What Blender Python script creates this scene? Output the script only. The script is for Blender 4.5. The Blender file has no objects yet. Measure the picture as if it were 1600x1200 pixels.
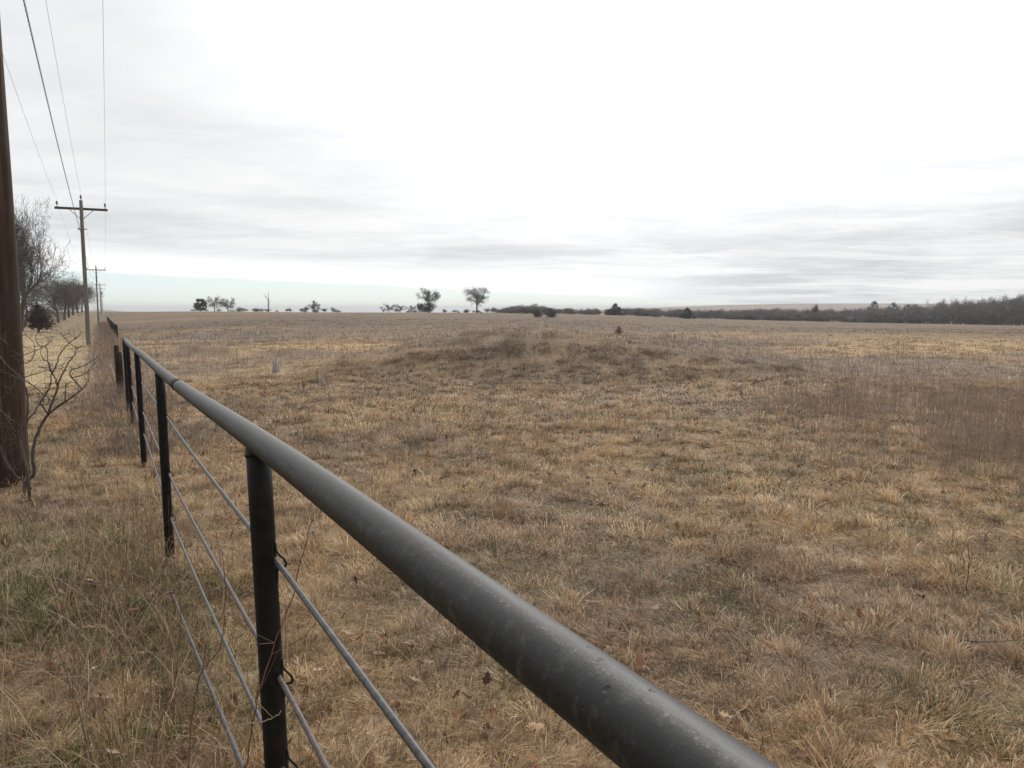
import bpy, math, random
import numpy as np

C = bpy.context.scene.collection
R = math.radians
rng = np.random.default_rng(7)
random.seed(11)

# ------------------------------------------------------------------ camera
CAM_H = 1.70
PITCH = 5.39
F = 1250.0                                   # focal length in photograph pixels (1600 wide)
cam_d = bpy.data.cameras.new('camera')
cam = bpy.data.objects.new('camera', cam_d)
C.objects.link(cam)
cam_d.sensor_width = 36.0
cam_d.lens = F / 1600 * 36
cam_d.clip_start = 0.02
cam_d.clip_end = 20000
cam.location = (0, 0, CAM_H)
cam.rotation_euler = (R(90 - PITCH), 0, 0)
bpy.context.scene.camera = cam

# ------------------------------------------------------------------ light, sky, exposure
SUN_EL, SUN_AZ = 38.0, 12.0                  # degrees; azimuth from +Y towards +X
sc = bpy.context.scene
sc.view_settings.view_transform = 'Standard'
sc.view_settings.look = 'None'
sc.view_settings.exposure = 0.16
sc.view_settings.gamma = 1.0
sc.cycles.max_bounces = 6
sc.cycles.filter_width = 1.5
sc.cycles.transparent_max_bounces = 8

sun_d = bpy.data.lights.new('sun', 'SUN')
sun_d.energy = 1.95
sun_d.angle = R(12)
sun_d.color = (1.0, 0.96, 0.9)
sun = bpy.data.objects.new('sun', sun_d)
C.objects.link(sun)
sun.rotation_euler = (R(90 - SUN_EL), 0, R(180 - SUN_AZ))
sun.location = (0, 0, 60)


class NT:
    """tiny node-tree helper"""
    def __init__(self, tree):
        self.t = tree
        tree.nodes.clear()

    def n(self, typ, **kw):
        nd = self.t.nodes.new(typ)
        for k, v in kw.items():
            setattr(nd, k, v)
        return nd

    def put(self, sock, v):
        if isinstance(v, bpy.types.NodeSocket):
            self.t.links.new(v, sock)
        else:
            sock.default_value = v

    def math(self, op, a, b=None, c=None, clamp=False):
        nd = self.n('ShaderNodeMath', operation=op, use_clamp=clamp)
        for i, v in enumerate((a, b, c)):
            if v is not None:
                self.put(nd.inputs[i], v)
        return nd.outputs[0]

    def noise(self, vec, scale, detail=4, rough=0.5, dist=0.0):
        nd = self.n('ShaderNodeTexNoise')
        if vec is not None:
            self.put(nd.inputs['Vector'], vec)
        nd.inputs['Scale'].default_value = scale
        nd.inputs['Detail'].default_value = detail
        nd.inputs['Roughness'].default_value = rough
        nd.inputs['Distortion'].default_value = dist
        return nd.outputs['Fac']

    def ramp(self, fac, stops):
        nd = self.n('ShaderNodeValToRGB')
        el = nd.color_ramp.elements
        while len(el) < len(stops):
            el.new(0.5)
        for e, (p, c) in zip(el, stops):
            e.position = p
            e.color = (*c, 1) if len(c) == 3 else c
        self.put(nd.inputs[0], fac)
        return nd.outputs[0]

    def smooth(self, v, a, b):
        nd = self.n('ShaderNodeMapRange', interpolation_type='SMOOTHSTEP')
        self.put(nd.inputs[0], v)
        nd.inputs[1].default_value = a
        nd.inputs[2].default_value = b
        return nd.outputs[0]

    def mix(self, fac, a, b, blend='MIX'):
        nd = self.n('ShaderNodeMix', data_type='RGBA', blend_type=blend)
        self.put(nd.inputs[0], fac)
        for s, v in ((nd.inputs[6], a), (nd.inputs[7], b)):
            self.put(s, (*v, 1) if isinstance(v, tuple) and len(v) == 3 else v)
        return nd.outputs[2]

    def xyz(self, x, y, z):
        nd = self.n('ShaderNodeCombineXYZ')
        for i, v in enumerate((x, y, z)):
            self.put(nd.inputs[i], v)
        return nd.outputs[0]


world = bpy.data.worlds.new('World')
sc.world = world
world.use_nodes = True
w = NT(world.node_tree)
tc = w.n('ShaderNodeTexCoord')
sep = w.n('ShaderNodeSeparateXYZ')
w.put(sep.inputs[0], tc.outputs['Generated'])
dx, dy, dz = sep.outputs
sky = w.n('ShaderNodeTexSky', sky_type='NISHITA')
sky.sun_disc = False
sky.sun_elevation = R(SUN_EL)
sky.sun_rotation = R(SUN_AZ)
sky.air_density = 1.0
sky.dust_density = 0.3
sky.ozone_density = 3.0
bg_clear = w.n('ShaderNodeBackground')
# clear air seen through a thin milky veil near the horizon
w.put(bg_clear.inputs[0], w.mix(0.72, w.mix(1.0, sky.outputs[0], (.80, .93, 1.0), 'MULTIPLY'), (6.75, 7.35, 7.5)))
bg_clear.inputs[1].default_value = 0.115
# the overcast sheet: a cloud plane seen in perspective, flattening to bands near the horizon
hz = w.math('ADD', w.math('MAXIMUM', dz, 0.0), 0.045)
u = w.math('DIVIDE', dx, hz)
v = w.math('DIVIDE', dy, hz)
pv = w.xyz(w.math('MULTIPLY', u, 0.30), w.math('MULTIPLY', v, 0.42), 0.0)
n_big = w.noise(pv, 0.62, 2, 0.5, 0.3)
n_mid = w.noise(pv, 1.5, 5, 0.58, 0.7)
n_fine = w.noise(pv, 5.5, 6, 0.62, 0.9)
bands = w.math('ADD', w.math('MULTIPLY', n_big, 0.48), w.math('ADD', w.math('MULTIPLY', n_mid, 0.33), w.math('MULTIPLY', n_fine, 0.19)))
# the thin part of the cloud round the hidden sun glows
se, sa = R(SUN_EL), R(SUN_AZ)
sdir = (math.cos(se) * math.sin(sa), math.cos(se) * math.cos(sa), math.sin(se))
dotn = w.n('ShaderNodeVectorMath', operation='DOT_PRODUCT')
w.put(dotn.inputs[0], tc.outputs['Generated'])
dotn.inputs[1].default_value = sdir
dsun = dotn.outputs['Value']
glow = w.smooth(dsun, 0.755, 0.955)
edge = w.math('SUBTRACT', w.math('ADD', w.math('MULTIPLY', dy, 0.0205), w.math('MULTIPLY', dx, -0.048)), dz)
lit_edge = w.math('MULTIPLY', w.smooth(edge, -0.045, -0.012), w.math('SUBTRACT', 1.0, w.smooth(dx, 0.10, 0.34)))
cl_t = w.math('MAXIMUM', w.smooth(bands, 0.36, 0.60), lit_edge)
lowness = w.math('SUBTRACT', 1.0, w.smooth(dz, 0.0, 0.24))
right = w.smooth(dx, -0.35, 0.45)
contrast = w.math('ADD', 0.13, w.math('MULTIPLY', lowness, w.math('ADD', 0.16, w.math('MULTIPLY', right, 0.11))))
base_l = w.math('SUBTRACT', 1.0, w.math('MULTIPLY', contrast, w.math('SUBTRACT', 1.0, cl_t)))
front_l = w.math('ADD', 0.32, w.math('MULTIPLY', w.smooth(dsun, -0.5, 0.62), 0.55))
lum = w.math('ADD', w.math('MULTIPLY', base_l, front_l), w.math('ADD', w.math('MULTIPLY', glow, 0.36), w.math('MULTIPLY', lit_edge, 0.10)))
tint = w.mix(cl_t, (0.955, 0.985, 1.02), (1.0, 1.0, 0.995))
bg_cloud = w.n('ShaderNodeBackground')
w.put(bg_cloud.inputs[0], tint)
w.put(bg_cloud.inputs[1], lum)
# straight front edge of the cloud sheet: clear air under it on the left
wob = w.math('MULTIPLY', w.math('SUBTRACT', w.noise(w.xyz(w.math('MULTIPLY', dx, 9.0), 0.0, 0.0), 1.6, 5), 0.5), 0.009)
clear = w.smooth(w.math('ADD', edge, wob), -0.0015, 0.002)
mixs = w.n('ShaderNodeMixShader')
w.put(mixs.inputs[0], clear)
w.t.links.new(bg_cloud.outputs[0], mixs.inputs[1])
w.t.links.new(bg_clear.outputs[0], mixs.inputs[2])
wo = w.n('ShaderNodeOutputWorld')
w.t.links.new(mixs.outputs[0], wo.inputs[0])

# ------------------------------------------------------------------ helpers: numbers
def _h(ix, iy, seed):
    h = (ix * 374761393 + iy * 668265263 + seed * 974634721) & 0xffffffff
    h = ((h ^ (h >> 13)) * 1274126177) & 0xffffffff
    h = ((h ^ (h >> 16)) * 2246822519) & 0xffffffff
    return ((h ^ (h >> 15)) & 0xffffff) / 16777215.0


def vnoise(x, y, seed=0):
    x = np.asarray(x, float); y = np.asarray(y, float)
    ix = np.floor(x).astype(np.int64); iy = np.floor(y).astype(np.int64)
    fx = x - ix; fy = y - iy
    fx = fx * fx * (3 - 2 * fx); fy = fy * fy * (3 - 2 * fy)
    a = _h(ix, iy, seed); b = _h(ix + 1, iy, seed)
    c = _h(ix, iy + 1, seed); d = _h(ix + 1, iy + 1, seed)
    return a + (b - a) * fx + (c - a) * fy + (a - b - c + d) * fx * fy


def fbm(x, y, seed=0, oct=4):
    s = 0; a = 0.5; t = 0
    for o in range(oct):
        s = s + a * vnoise(x, y, seed + o * 17); t += a
        x = x * 2.03 + 3.1; y = y * 2.03 + 1.7; a *= 0.5
    return s / t


def sst(x, a, b):
    t = np.clip((x - a) / (b - a), 0, 1)
    return t * t * (3 - 2 * t)


cp, sp = math.cos(R(PITCH)), math.sin(R(PITCH))


def ray(px, py):
    a = (px - 800) / F; b = (600 - py) / F
    dxx, dyy, dzz = a, cp + b * sp, -sp + b * cp
    return dxx / dyy, dzz / dyy                 # x and z per metre of forward distance


def at(px, py, D):
    sx, sz = ray(px, py)
    return np.array((sx * D, D, CAM_H + sz * D))


def slope_of_row(py):
    return math.tan(R(PITCH) - math.atan((600 - py) / F))   # drop per metre


# ------------------------------------------------------------------ terrain height
CREST_PX = np.array([-1500, 150, 300, 500, 700, 780, 880, 960, 1072, 1200, 1330, 1600, 3000])
CREST_ROW = np.array([484, 484.5, 486, 488, 488.5, 489, 490.5, 492, 497, 500, 503, 507, 511.])
CREST_Z = np.array([CAM_H - 250 * slope_of_row(r) for r in CREST_ROW])
FENCE_A, FENCE_S = 0.372, -0.512               # fence line x = A + S * y
FZ_Y = np.array([-30, 0, 5, 8.6, 11.9, 13.7, 16, 19, 26, 34, 42, 70, 111, 130, 165, 200, 260, 400, 700])
FZ_Z = np.array([0, 0, -.02, -.05, -.04, -.05, -.15, -.12, .0, -.05, -.24, -.55, -.80, -.52, -.08, .38, .72, 0, -4.])


def H(x, y, rough=True):
    x = np.asarray(x, float); y = np.asarray(y, float)
    r = np.hypot(x, y)
    yy = np.maximum(y, 0.3)
    px = 800 + F * np.clip(x / yy, -3, 3)
    zc = np.interp(px, CREST_PX, CREST_Z)
    front = sst(y, -5, 30)
    t = sst(np.maximum(y, 0), 18, 250)
    t = 0.6 * t + 0.4 * np.clip((y - 18) / 232, 0, 1)
    z = zc * t * front
    # rolls that hide stretches of the pasture from each other
    z = z + front * sst(y, 26, 60) * (1 - sst(y, 180, 245)) * (fbm(x / 38, y / 24, 5, 2) - 0.5) * 0.75
    far = np.maximum(r - 255, 0)
    z = z - 0.016 * np.minimum(far, 500) - 0.012 * np.maximum(far - 500, 0)
    # fence corridor
    dl = (x - (FENCE_A + FENCE_S * y)) * 0.89
    wd = 5.0 + 0.05 * np.maximum(y, 0)
    wgt = np.exp(-(dl / wd) ** 2)
    z = z * (1 - wgt) + np.interp(y, FZ_Y, FZ_Z) * wgt
    # the mound in the pasture with its lower shoulder and the banks near it
    lump = 0.86 + 0.28 * fbm(x / 1.3, y / 1.3, 21, 3)
    for cx, cy, rx, ry, hh in ((0.4, 23.6, 4.9, 3.8, 1.12), (4.6, 21.2, 4.4, 3.0, .34), (-4.2, 21.8, 3.4, 3.0, .24),
                               (-11.6, 29.6, 3.8, 1.3, .34), (-7.4, 28.0, 2.2, 1.1, .25), (14.0, 47., 9, 2.5, .25),
                               (-14.0, 60., 12, 3, .3), (4.0, 80., 14, 4, .35), (-30., 120., 22, 6, .4)):
        q = ((x - cx) / rx) ** 2 + ((y - cy) / ry) ** 2
        z = z + hh * lump * np.exp(-q * 1.6)
    if rough:
        near = 1 - sst(r, 60, 140)
        z = z + near * ((fbm(x / 3.1, y / 3.1, 31, 3) - .5) * .16 + (fbm(x / .55, y / .55, 41, 3) - .5) * .085)
    return z


def Hs(x, y):
    return float(H(np.array([x]), np.array([y]))[0])


def ground_at(px, D):
    x = (px - 800) / F * D
    return np.array((x, D, Hs(x, D)))


def on_row(px, row, D0=10, D1=400):
    """ground point seen at pixel (px, row)"""
    sx, sz = ray(px, row)
    D = np.geomspace(D0, D1, 4000)
    hit = np.nonzero(H(sx * D, D) >= CAM_H + sz * D)[0]
    d = D[hit[0]] if len(hit) else D1
    return ground_at(px, d)


# ------------------------------------------------------------------ what grows where (0..1 weights)
STUMP_A, STUMP_B = on_row(440, 582), on_row(505, 604)


def zones(x, y):
    """weights: grey weeds, gold grass, green, bare soil, mown verge"""
    dl = (x - (FENCE_A + FENCE_S * y)) * 0.89
    pasture = sst(dl, -0.4, 0.6)
    n1 = fbm(x / 9, y / 9, 101, 4)
    n2 = fbm(x / 34, y / 22, 111, 3)
    n3 = fbm(x / 2.2, y / 2.2, 121, 3)
    far = sst(y, 8, 22)
    grey = sst(0.55 * n1 + 0.35 * n2 + 0.10 * n3, 0.42, 0.60) * far
    mound = np.exp(-(((x - 0.9) / 6.4) ** 2 + ((y - 21.9) / 3.9) ** 2) ** 2 * .9) * (.6 + .4 * sst(n3, .35, .6))
    grey = np.maximum(grey, mound)
    grey = np.maximum(grey, 0.34 * sst(n3, .52, .66) * (1 - far))
    gold = 1 - sst(0.5 * n1 + 0.5 * n3, 0.42, 0.60)
    gold = gold * (1 - .75 * sst(y, 28, 70)); band = .6 * fbm(x / 30, y / 10, 119, 3) + .4 * fbm(x / 9, y / 4, 127, 3)
    grey = np.clip(grey * (1 - .5 * sst(y, 26, 60)) + sst(band, .36, .60) * .85 * sst(y, 26, 60), 0, 1)
    gold = np.maximum(gold, (1 - sst(band, .34, .48)) * .5 * sst(y, 30, 70))
    # broad clear strips of pale grass seen in the picture
    for cx, cy, rx, ry in ((5.2, 17.2, 2.4, 1.7), (10.2, 17.5, 6, 1.1), (-9.5, 36, 9, 2.8), (-4.4, 20.8, 2.0, .6),
                           (14, 34, 12, 2.0), (-12, 46, 14, 3), (22, 62, 16, 4), (-6, 24, 3.5, .8)):
        q = np.exp(-(((x - cx) / rx) ** 2 + ((y - cy) / ry) ** 2) * 1.2)
        q = q * (1 - .55 * sst(y, 22, 40))
        gold = np.maximum(gold, q); grey = grey * (1 - 0.85 * q)
    verge = sst(-dl, 2.2, 4.0) * sst(y, 7, 13)
    verge = np.maximum(verge, sst(-dl, 0.5, 1.2) * sst(y, 10, 20) * .75)
    left_near = (1 - pasture) * (1 - sst(y, 4.2, 8))
    right_near = sst(x, 1.2, 2.6) * (1 - sst(y, 2.8, 4.6))
    green = np.clip(1.25 * left_near * sst(fbm(x / .9, y / .9, 131, 3), .34, .54) * 1.0
                    + right_near * sst(fbm(x / .6, y / .6, 133, 3), .48, .64) * .8
                    + .34 * sst(fbm(x / .6, y / .6, 137, 3), .57, .66) * (1 - sst(y, 9, 16)), 0, 1)
    bare = sst(fbm(x / .45, y / .45, 141, 3), .64, .76) * (1 - sst(y, 14, 25)) * .5
    for cx, cy, rx, ry in ((STUMP_A[0], STUMP_A[1] - .1, 1.1, .30), (STUMP_B[0] + .3, STUMP_B[1], .9, .25)):
        bare = np.maximum(bare, np.exp(-(((x - cx) / rx) ** 2 + ((y - cy) / ry) ** 2) ** 2))
    return grey, gold, green, bare, verge, mound


COL = dict(straw=(.48, .325, .185), gold=(.60, .41, .21), grey=(.275, .215, .172), pale=(.68, .56, .40),
           rust=(.37, .20, .105), green=(.118, .122, .045), soil=(.075, .056, .042), sand=(.46, .34, .24), heath=(.17, .125, .098), verge=(.50, .385, .22))
COL = {k: np.array(c) for k, c in COL.items()}


def lerp(a, b, t):
    return a + (b - a) * t[..., None]


def ground_color(x, y):
    grey, gold, green, bare, verge, mound = zones(x, y)
    n = fbm(x / .35, y / .35, 151, 3)
    dist = sst(y, 12, 40)
    c = lerp(np.broadcast_to(COL['soil'] * .9, x.shape + (3,)), COL['straw'], .20 + .5 * dist * np.ones_like(x))
    c = lerp(c, COL['gold'], gold * (.25 + .5 * dist))
    c = lerp(c, COL['grey'], grey * (.5 + .35 * dist))
    c = lerp(c, COL['green'], green * .6)
    c = lerp(c, COL['verge'], verge * .8)
    c = lerp(c, COL['soil'] * 1.3, mound * (.40 + .35 * sst(fbm(x / .55, y / .5, 157, 4), .40, .60)))
    c = lerp(c, COL['sand'], bare * .75)
    c = lerp(c, c * .50 + COL['grey'] * .10, sst(np.hypot(x, y), 26, 90))         # far ground colour darkened to hold the self-shade of a matted grass canopy
    return np.clip(c * (0.7 + 0.6 * n)[..., None], 0, 1)


# ------------------------------------------------------------------ helpers: objects and materials
def link_mesh(name, verts, faces, mat, parent=None, colors=None, smooth=True, uv=None):
    """faces: list of int arrays, each (n, k); colors per vertex (n,3)"""
    me = bpy.data.meshes.new(name)
    verts = np.asarray(verts, np.float32)
    me.vertices.add(len(verts))
    me.vertices.foreach_set('co', verts.ravel())
    loops = np.concatenate([f.ravel() for f in faces]).astype(np.int32)
    tot = np.concatenate([np.full(len(f), f.shape[1], np.int32) for f in faces])
    start = np.concatenate(([0], np.cumsum(tot)[:-1])).astype(np.int32)
    me.loops.add(len(loops))
    me.loops.foreach_set('vertex_index', loops)
    me.polygons.add(len(tot))
    me.polygons.foreach_set('loop_start', start)
    me.polygons.foreach_set('loop_total', tot)
    if smooth:
        me.polygons.foreach_set('use_smooth', np.ones(len(tot), bool))
    if colors is not None:
        a = me.color_attributes.new('Col', 'FLOAT_COLOR', 'POINT')
        rgba = np.ones((len(verts), 4), np.float32); rgba[:, :3] = colors
        a.data.foreach_set('color', rgba.ravel())
    if uv is not None:
        l = me.uv_layers.new(name='UVMap')
        l.data.foreach_set('uv', np.asarray(uv, np.float32)[loops].ravel())
    me.update(calc_edges=True)
    me.materials.append(mat)
    o = bpy.data.objects.new(name, me)
    C.objects.link(o)
    if parent is not None:
        o.parent = parent
    return o


def thing(name, label, cat, loc, group=None):
    o = bpy.data.objects.new(name, None)
    o.empty_display_size = 0.2
    C.objects.link(o)
    o.location = [float(c) for c in loc]
    o['label'] = label; o['category'] = cat
    if group: o['group'] = group
    return o


def tag(o, label, cat, group=None):
    o['label'] = label; o['category'] = cat
    if group: o['group'] = group
    return o


def kind(o, k, label=None, cat=None):
    o['kind'] = k
    if label: o['label'] = label
    if cat: o['category'] = cat
    return o


def new_mat(name):
    m = bpy.data.materials.new(name)
    m.use_nodes = True
    return m, NT(m.node_tree)


def out(nt, shader, disp=None):
    o = nt.n('ShaderNodeOutputMaterial')
    nt.t.links.new(shader, o.inputs['Surface'])


def bsdf(nt, color, rough=0.7, spec=0.3, metal=0.0, bump=None, bump_s=0.3, bump_d=0.01):
    p = nt.n('ShaderNodeBsdfPrincipled')
    nt.put(p.inputs['Base Color'], (*color, 1) if isinstance(color, tuple) and len(color) == 3 else color)
    nt.put(p.inputs['Roughness'], rough)
    nt.put(p.inputs['Specular IOR Level'], spec)
    nt.put(p.inputs['Metallic'], metal)
    if bump is not None:
        b = nt.n('ShaderNodeBump')
        b.inputs['Strength'].default_value = bump_s
        b.inputs['Distance'].default_value = bump_d
        nt.put(b.inputs['Height'], bump)
        nt.t.links.new(b.outputs[0], p.inputs['Normal'])
    return p.outputs[0]


def mat_blades(name, transl=0.3, spec=0.15):
    m, t = new_mat(name)
    a = t.n('ShaderNodeAttribute', attribute_name='Col')
    d = t.n('ShaderNodeBsdfDiffuse'); t.put(d.inputs[0], a.outputs['Color'])
    tr = t.n('ShaderNodeBsdfTranslucent'); t.put(tr.inputs[0], a.outputs['Color'])
    mx = t.n('ShaderNodeMixShader'); mx.inputs[0].default_value = transl
    t.t.links.new(d.outputs[0], mx.inputs[1]); t.t.links.new(tr.outputs[0], mx.inputs[2])
    g = t.n('ShaderNodeBsdfGlossy'); g.inputs['Roughness'].default_value = .5
    g.inputs['Color'].default_value = (1, 1, 1, 1)
    fr = t.n('ShaderNodeFresnel'); fr.inputs[0].default_value = 1.25
    mg = t.n('ShaderNodeMixShader'); t.put(mg.inputs[0], t.math('MULTIPLY', fr.outputs[0], spec))
    t.t.links.new(mx.outputs[0], mg.inputs[1]); t.t.links.new(g.outputs[0], mg.inputs[2])
    out(t, mg.outputs[0])
    return m


M_GRASS = mat_blades('dry_grass')
M_LEAF = mat_blades('dead_leaf', .2, .2)
M_FOL = mat_blades('foliage', .15, .1)


def mat_ground():
    m, t = new_mat('pasture_ground')
    a = t.n('ShaderNodeAttribute', attribute_name='Col')
    g = t.n('ShaderNodeNewGeometry')
    n1 = t.noise(g.outputs['Position'], 9.0, 6, .65)
    n2 = t.noise(g.outputs['Position'], 0.9, 5, .6)
    straw = None
    for rot in (.4, 1.9, 2.7):                           # broken straw lying every way
        mp = t.n('ShaderNodeMapping'); mp.inputs['Rotation'].default_value = (0, 0, rot); mp.inputs['Scale'].default_value = (110, 9, 30)
        t.put(mp.inputs[0], g.outputs['Position'])
        q = t.smooth(t.noise(mp.outputs[0], 1.0, 3, .6), .50, .66)
        straw = q if straw is None else t.math('MAXIMUM', straw, q)
    k = t.math('ADD', t.math('MULTIPLY', n1, .9), t.math('ADD', t.math('MULTIPLY', n2, .5), t.math('MULTIPLY', straw, .65)))
    k = t.math('ADD', k, -.02)
    c = t.mix(1.0, a.outputs['Color'], t.xyz(k, k, k), 'MULTIPLY')
    out(t, bsdf(t, c, .95, .1, 0, n1, .6, .03))
    return m


M_GROUND = mat_ground()


def mat_bark(name, c1, c2, scale=6.0, stretch=(1, 1, .15), rough=.9):
    m, t = new_mat(name)
    tcn = t.n('ShaderNodeTexCoord')
    mp = t.n('ShaderNodeMapping'); mp.inputs['Scale'].default_value = stretch
    t.put(mp.inputs[0], tcn.outputs['Object'])
    n = t.noise(mp.outputs[0], scale, 6, .62, .4)
    c = t.ramp(n, [(.32, c1), (.68, c2)])
    out(t, bsdf(t, c, rough, .2, 0, n, .7, .01))
    return m


M_BARK = mat_bark('grey_bark', (.085, .075, .068), (.17, .15, .135), 5)
M_BARK_D = mat_bark('dark_bark', (.05, .042, .038), (.11, .092, .082), 5)
M_BARK_P = mat_bark('pale_bark', (.09, .078, .066), (.17, .15, .13), 5)
M_TWIG = mat_bark('grey_twigs', (.17, .155, .145), (.26, .235, .22), 2)
M_TWIG_M = mat_bark('mid_grey_twigs', (.13, .115, .108), (.21, .187, .175), 2)
M_TWIG_D = mat_bark('dark_twigs', (.085, .07, .064), (.15, .125, .113), 2)
M_TWIG_R = mat_bark('reddish_dark_twigs', (.055, .040, .038), (.105, .078, .072), 2)
M_SHRUB = mat_bark('shrub_bark', (.075, .062, .055), (.20, .17, .15), 14, (1, 1, .4))
M_STEM = mat_bark('brown_weed_stem', (.11, .06, .04), (.24, .145, .095), 14, (1, 1, .4))
M_STEM_P = mat_bark('pale_weed_stem', (.30, .23, .15), (.52, .42, .30), 14, (1, 1, .4))
M_POLE = mat_bark('weathered_pole_wood', (.13, .123, .12), (.26, .245, .235), 9, (3, 3, .12))
M_ARM = mat_bark('dark_crossarm_wood', (.07, .062, .06), (.13, .115, .11), 9, (1, 1, 1))
M_STAKE = mat_bark('bleached_wood', (.36, .34, .33), (.62, .60, .58), 14, (1, 1, .1))


def mat_brown_pole():
    m, t = new_mat('creosoted_pole_wood')
    tcn = t.n('ShaderNodeTexCoord')
    mp = t.n('ShaderNodeMapping'); mp.inputs['Scale'].default_value = (3, 3, .10)
    t.put(mp.inputs[0], tcn.outputs['Object'])
    n = t.noise(mp.outputs[0], 6, 8, .68, .3)
    n2 = t.noise(tcn.outputs['Object'], 1.3, 4, .6)
    crack = t.smooth(t.noise(mp.outputs[0], 12, 3, .6), .62, .70)
    c = t.ramp(n, [(.28, (.025, .017, .014)), (.52, (.072, .042, .029)), (.78, (.215, .135, .092))])
    c = t.mix(t.math('MULTIPLY', t.smooth(n2, .45, .7), .7), c, (.085, .068, .058))
    c = t.mix(crack, c, (.02, .013, .01))
    out(t, bsdf(t, c, .8, .25, 0, t.math('SUBTRACT', n, t.math('MULTIPLY', crack, .6)), .8, .015))
    return m


M_POLE_B = mat_brown_pole()


def mat_rail():
    """black paint, chalked and scuffed on the top of the pipe; u runs round it, v along it"""
    m, t = new_mat('weathered_black_rail_paint')
    uv = t.n('ShaderNodeUVMap', uv_map='UVMap')
    s = t.n('ShaderNodeSeparateXYZ'); t.put(s.inputs[0], uv.outputs[0])
    tcn = t.n('ShaderNodeTexCoord')
    ln = t.xyz(t.math('MULTIPLY', s.outputs[0], 5.0), t.math('MULTIPLY', s.outputs[1], 1.6), 0.0)
    n = t.noise(ln, 3.0, 6, .65, .3)
    fine = t.noise(tcn.outputs['Object'], 420, 3, .6)
    grain = t.noise(tcn.outputs['Object'], 60, 5, .7)
    # chalking sits on the upper side (u = .25 is the top of the pipe)
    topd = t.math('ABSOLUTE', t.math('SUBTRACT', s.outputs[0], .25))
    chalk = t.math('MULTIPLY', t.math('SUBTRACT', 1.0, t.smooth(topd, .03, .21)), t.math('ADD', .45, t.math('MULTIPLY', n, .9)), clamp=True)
    chalk_along = t.math('ADD', .30, t.math('MULTIPLY', t.smooth(s.outputs[1], 2.0, 4.6), .70))   # chalk weaker towards the near end of the pipe
    chalk = t.math('MULTIPLY', chalk, chalk_along)
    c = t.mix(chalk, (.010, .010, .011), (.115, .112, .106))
    c = t.mix(t.math('MULTIPLY', t.smooth(grain, .50, .75), .45), c, (.13, .128, .125))
    # pink chalk smear along the near part
    pk = t.math('MULTIPLY', t.math('SUBTRACT', 1.0, t.smooth(t.math('ABSOLUTE', t.math('SUBTRACT', s.outputs[0], .295)), .004, .020)),
                t.smooth(t.noise(tcn.outputs['Object'], 240, 3, .7), .50, .66))
    pk = t.math('MULTIPLY', pk, t.math('SUBTRACT', 1.0, t.smooth(s.outputs[1], 2.50, 2.70)))
    c = t.mix(t.math('MULTIPLY', pk, .32), c, (.42, .25, .26))
    # chips
    vor = t.n('ShaderNodeTexVoronoi'); vor.inputs['Scale'].default_value = 46
    vor.inputs['Randomness'].default_value = 1.0
    t.put(vor.inputs['Vector'], tcn.outputs['Object'])
    chip = t.math('MULTIPLY', t.math('SUBTRACT', 1.0, t.smooth(vor.outputs['Distance'], .08, .17)), t.smooth(t.noise(tcn.outputs['Object'], 9, 2), .50, .56))
    c = t.mix(chip, c, (.012, .012, .013))
    scr = t.smooth(t.noise(t.xyz(t.math('MULTIPLY', s.outputs[0], 70.0), t.math('MULTIPLY', s.outputs[1], 3.5), 0.0), 1.0, 3, .6), .645, .69)
    scr = t.math('MULTIPLY', scr, t.smooth(t.noise(tcn.outputs['Object'], 5.0, 2), .48, .62))
    c = t.mix(t.math('MULTIPLY', scr, .55), c, (.17, .165, .16))
    rust = t.math('MULTIPLY', t.smooth(t.noise(tcn.outputs['Object'], 16, 6, .72), .63, .70), .6)
    c = t.mix(rust, c, (.055, .034, .024))
    ro = t.math('ADD', .40, t.math('MULTIPLY', n, .30))
    hgt = t.math('ADD', t.math('MULTIPLY', fine, .35), t.math('SUBTRACT', t.math('MULTIPLY', grain, .6), chip))
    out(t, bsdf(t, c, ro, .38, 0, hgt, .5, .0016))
    return m


M_RAIL = mat_rail()


def mat_paint(name, c1, c2, rough, scale=40, spec=.4, metal=0.0):
    m, t = new_mat(name)
    tcn = t.n('ShaderNodeTexCoord')
    n = t.noise(tcn.outputs['Object'], scale, 6, .65)
    c = t.ramp(n, [(.38, c1), (.66, c2)])
    out(t, bsdf(t, c, rough, spec, metal, n, .25, .001))
    return m


M_POST = mat_paint('black_post_paint', (.007, .007, .008), (.018, .016, .015), .6, 26, .22)
M_POST_W = mat_bark('rusty_brown_post', (.022, .017, .015), (.06, .042, .033), 12, (2, 2, .3))
M_POST_R = mat_paint('rusty_post_paint', (.018, .015, .014), (.05, .033, .026), .7, 12, .25)
M_ROD = mat_paint('grey_steel_rod', (.04, .04, .042), (.105, .10, .10), .5, 50, .5)
M_ROD_B = mat_paint('rust_tinged_steel_rod', (.07, .05, .05), (.15, .12, .115), .55, 50, .4)
M_CLIP = mat_paint('black_wire', (.010, .010, .010), (.025, .023, .02), .5, 80)
M_WIRE = mat_paint('grey_cable', (.20, .20, .21), (.32, .32, .33), .6, 3)
M_WIRE_D = mat_paint('dark_cable', (.16, .16, .17), (.25, .25, .26), .6, 3)
M_PORC = mat_paint('dark_porcelain', (.05, .04, .04), (.10, .08, .08), .25, 10, .6)
M_STEEL = mat_paint('galvanised_steel', (.20, .20, .21), (.34, .34, .35), .5, 20, .5)
M_WHITE = mat_paint('white_painted_pipe', (.30, .30, .29), (.42, .42, .41), .5, 20)
M_HILL = None


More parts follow.
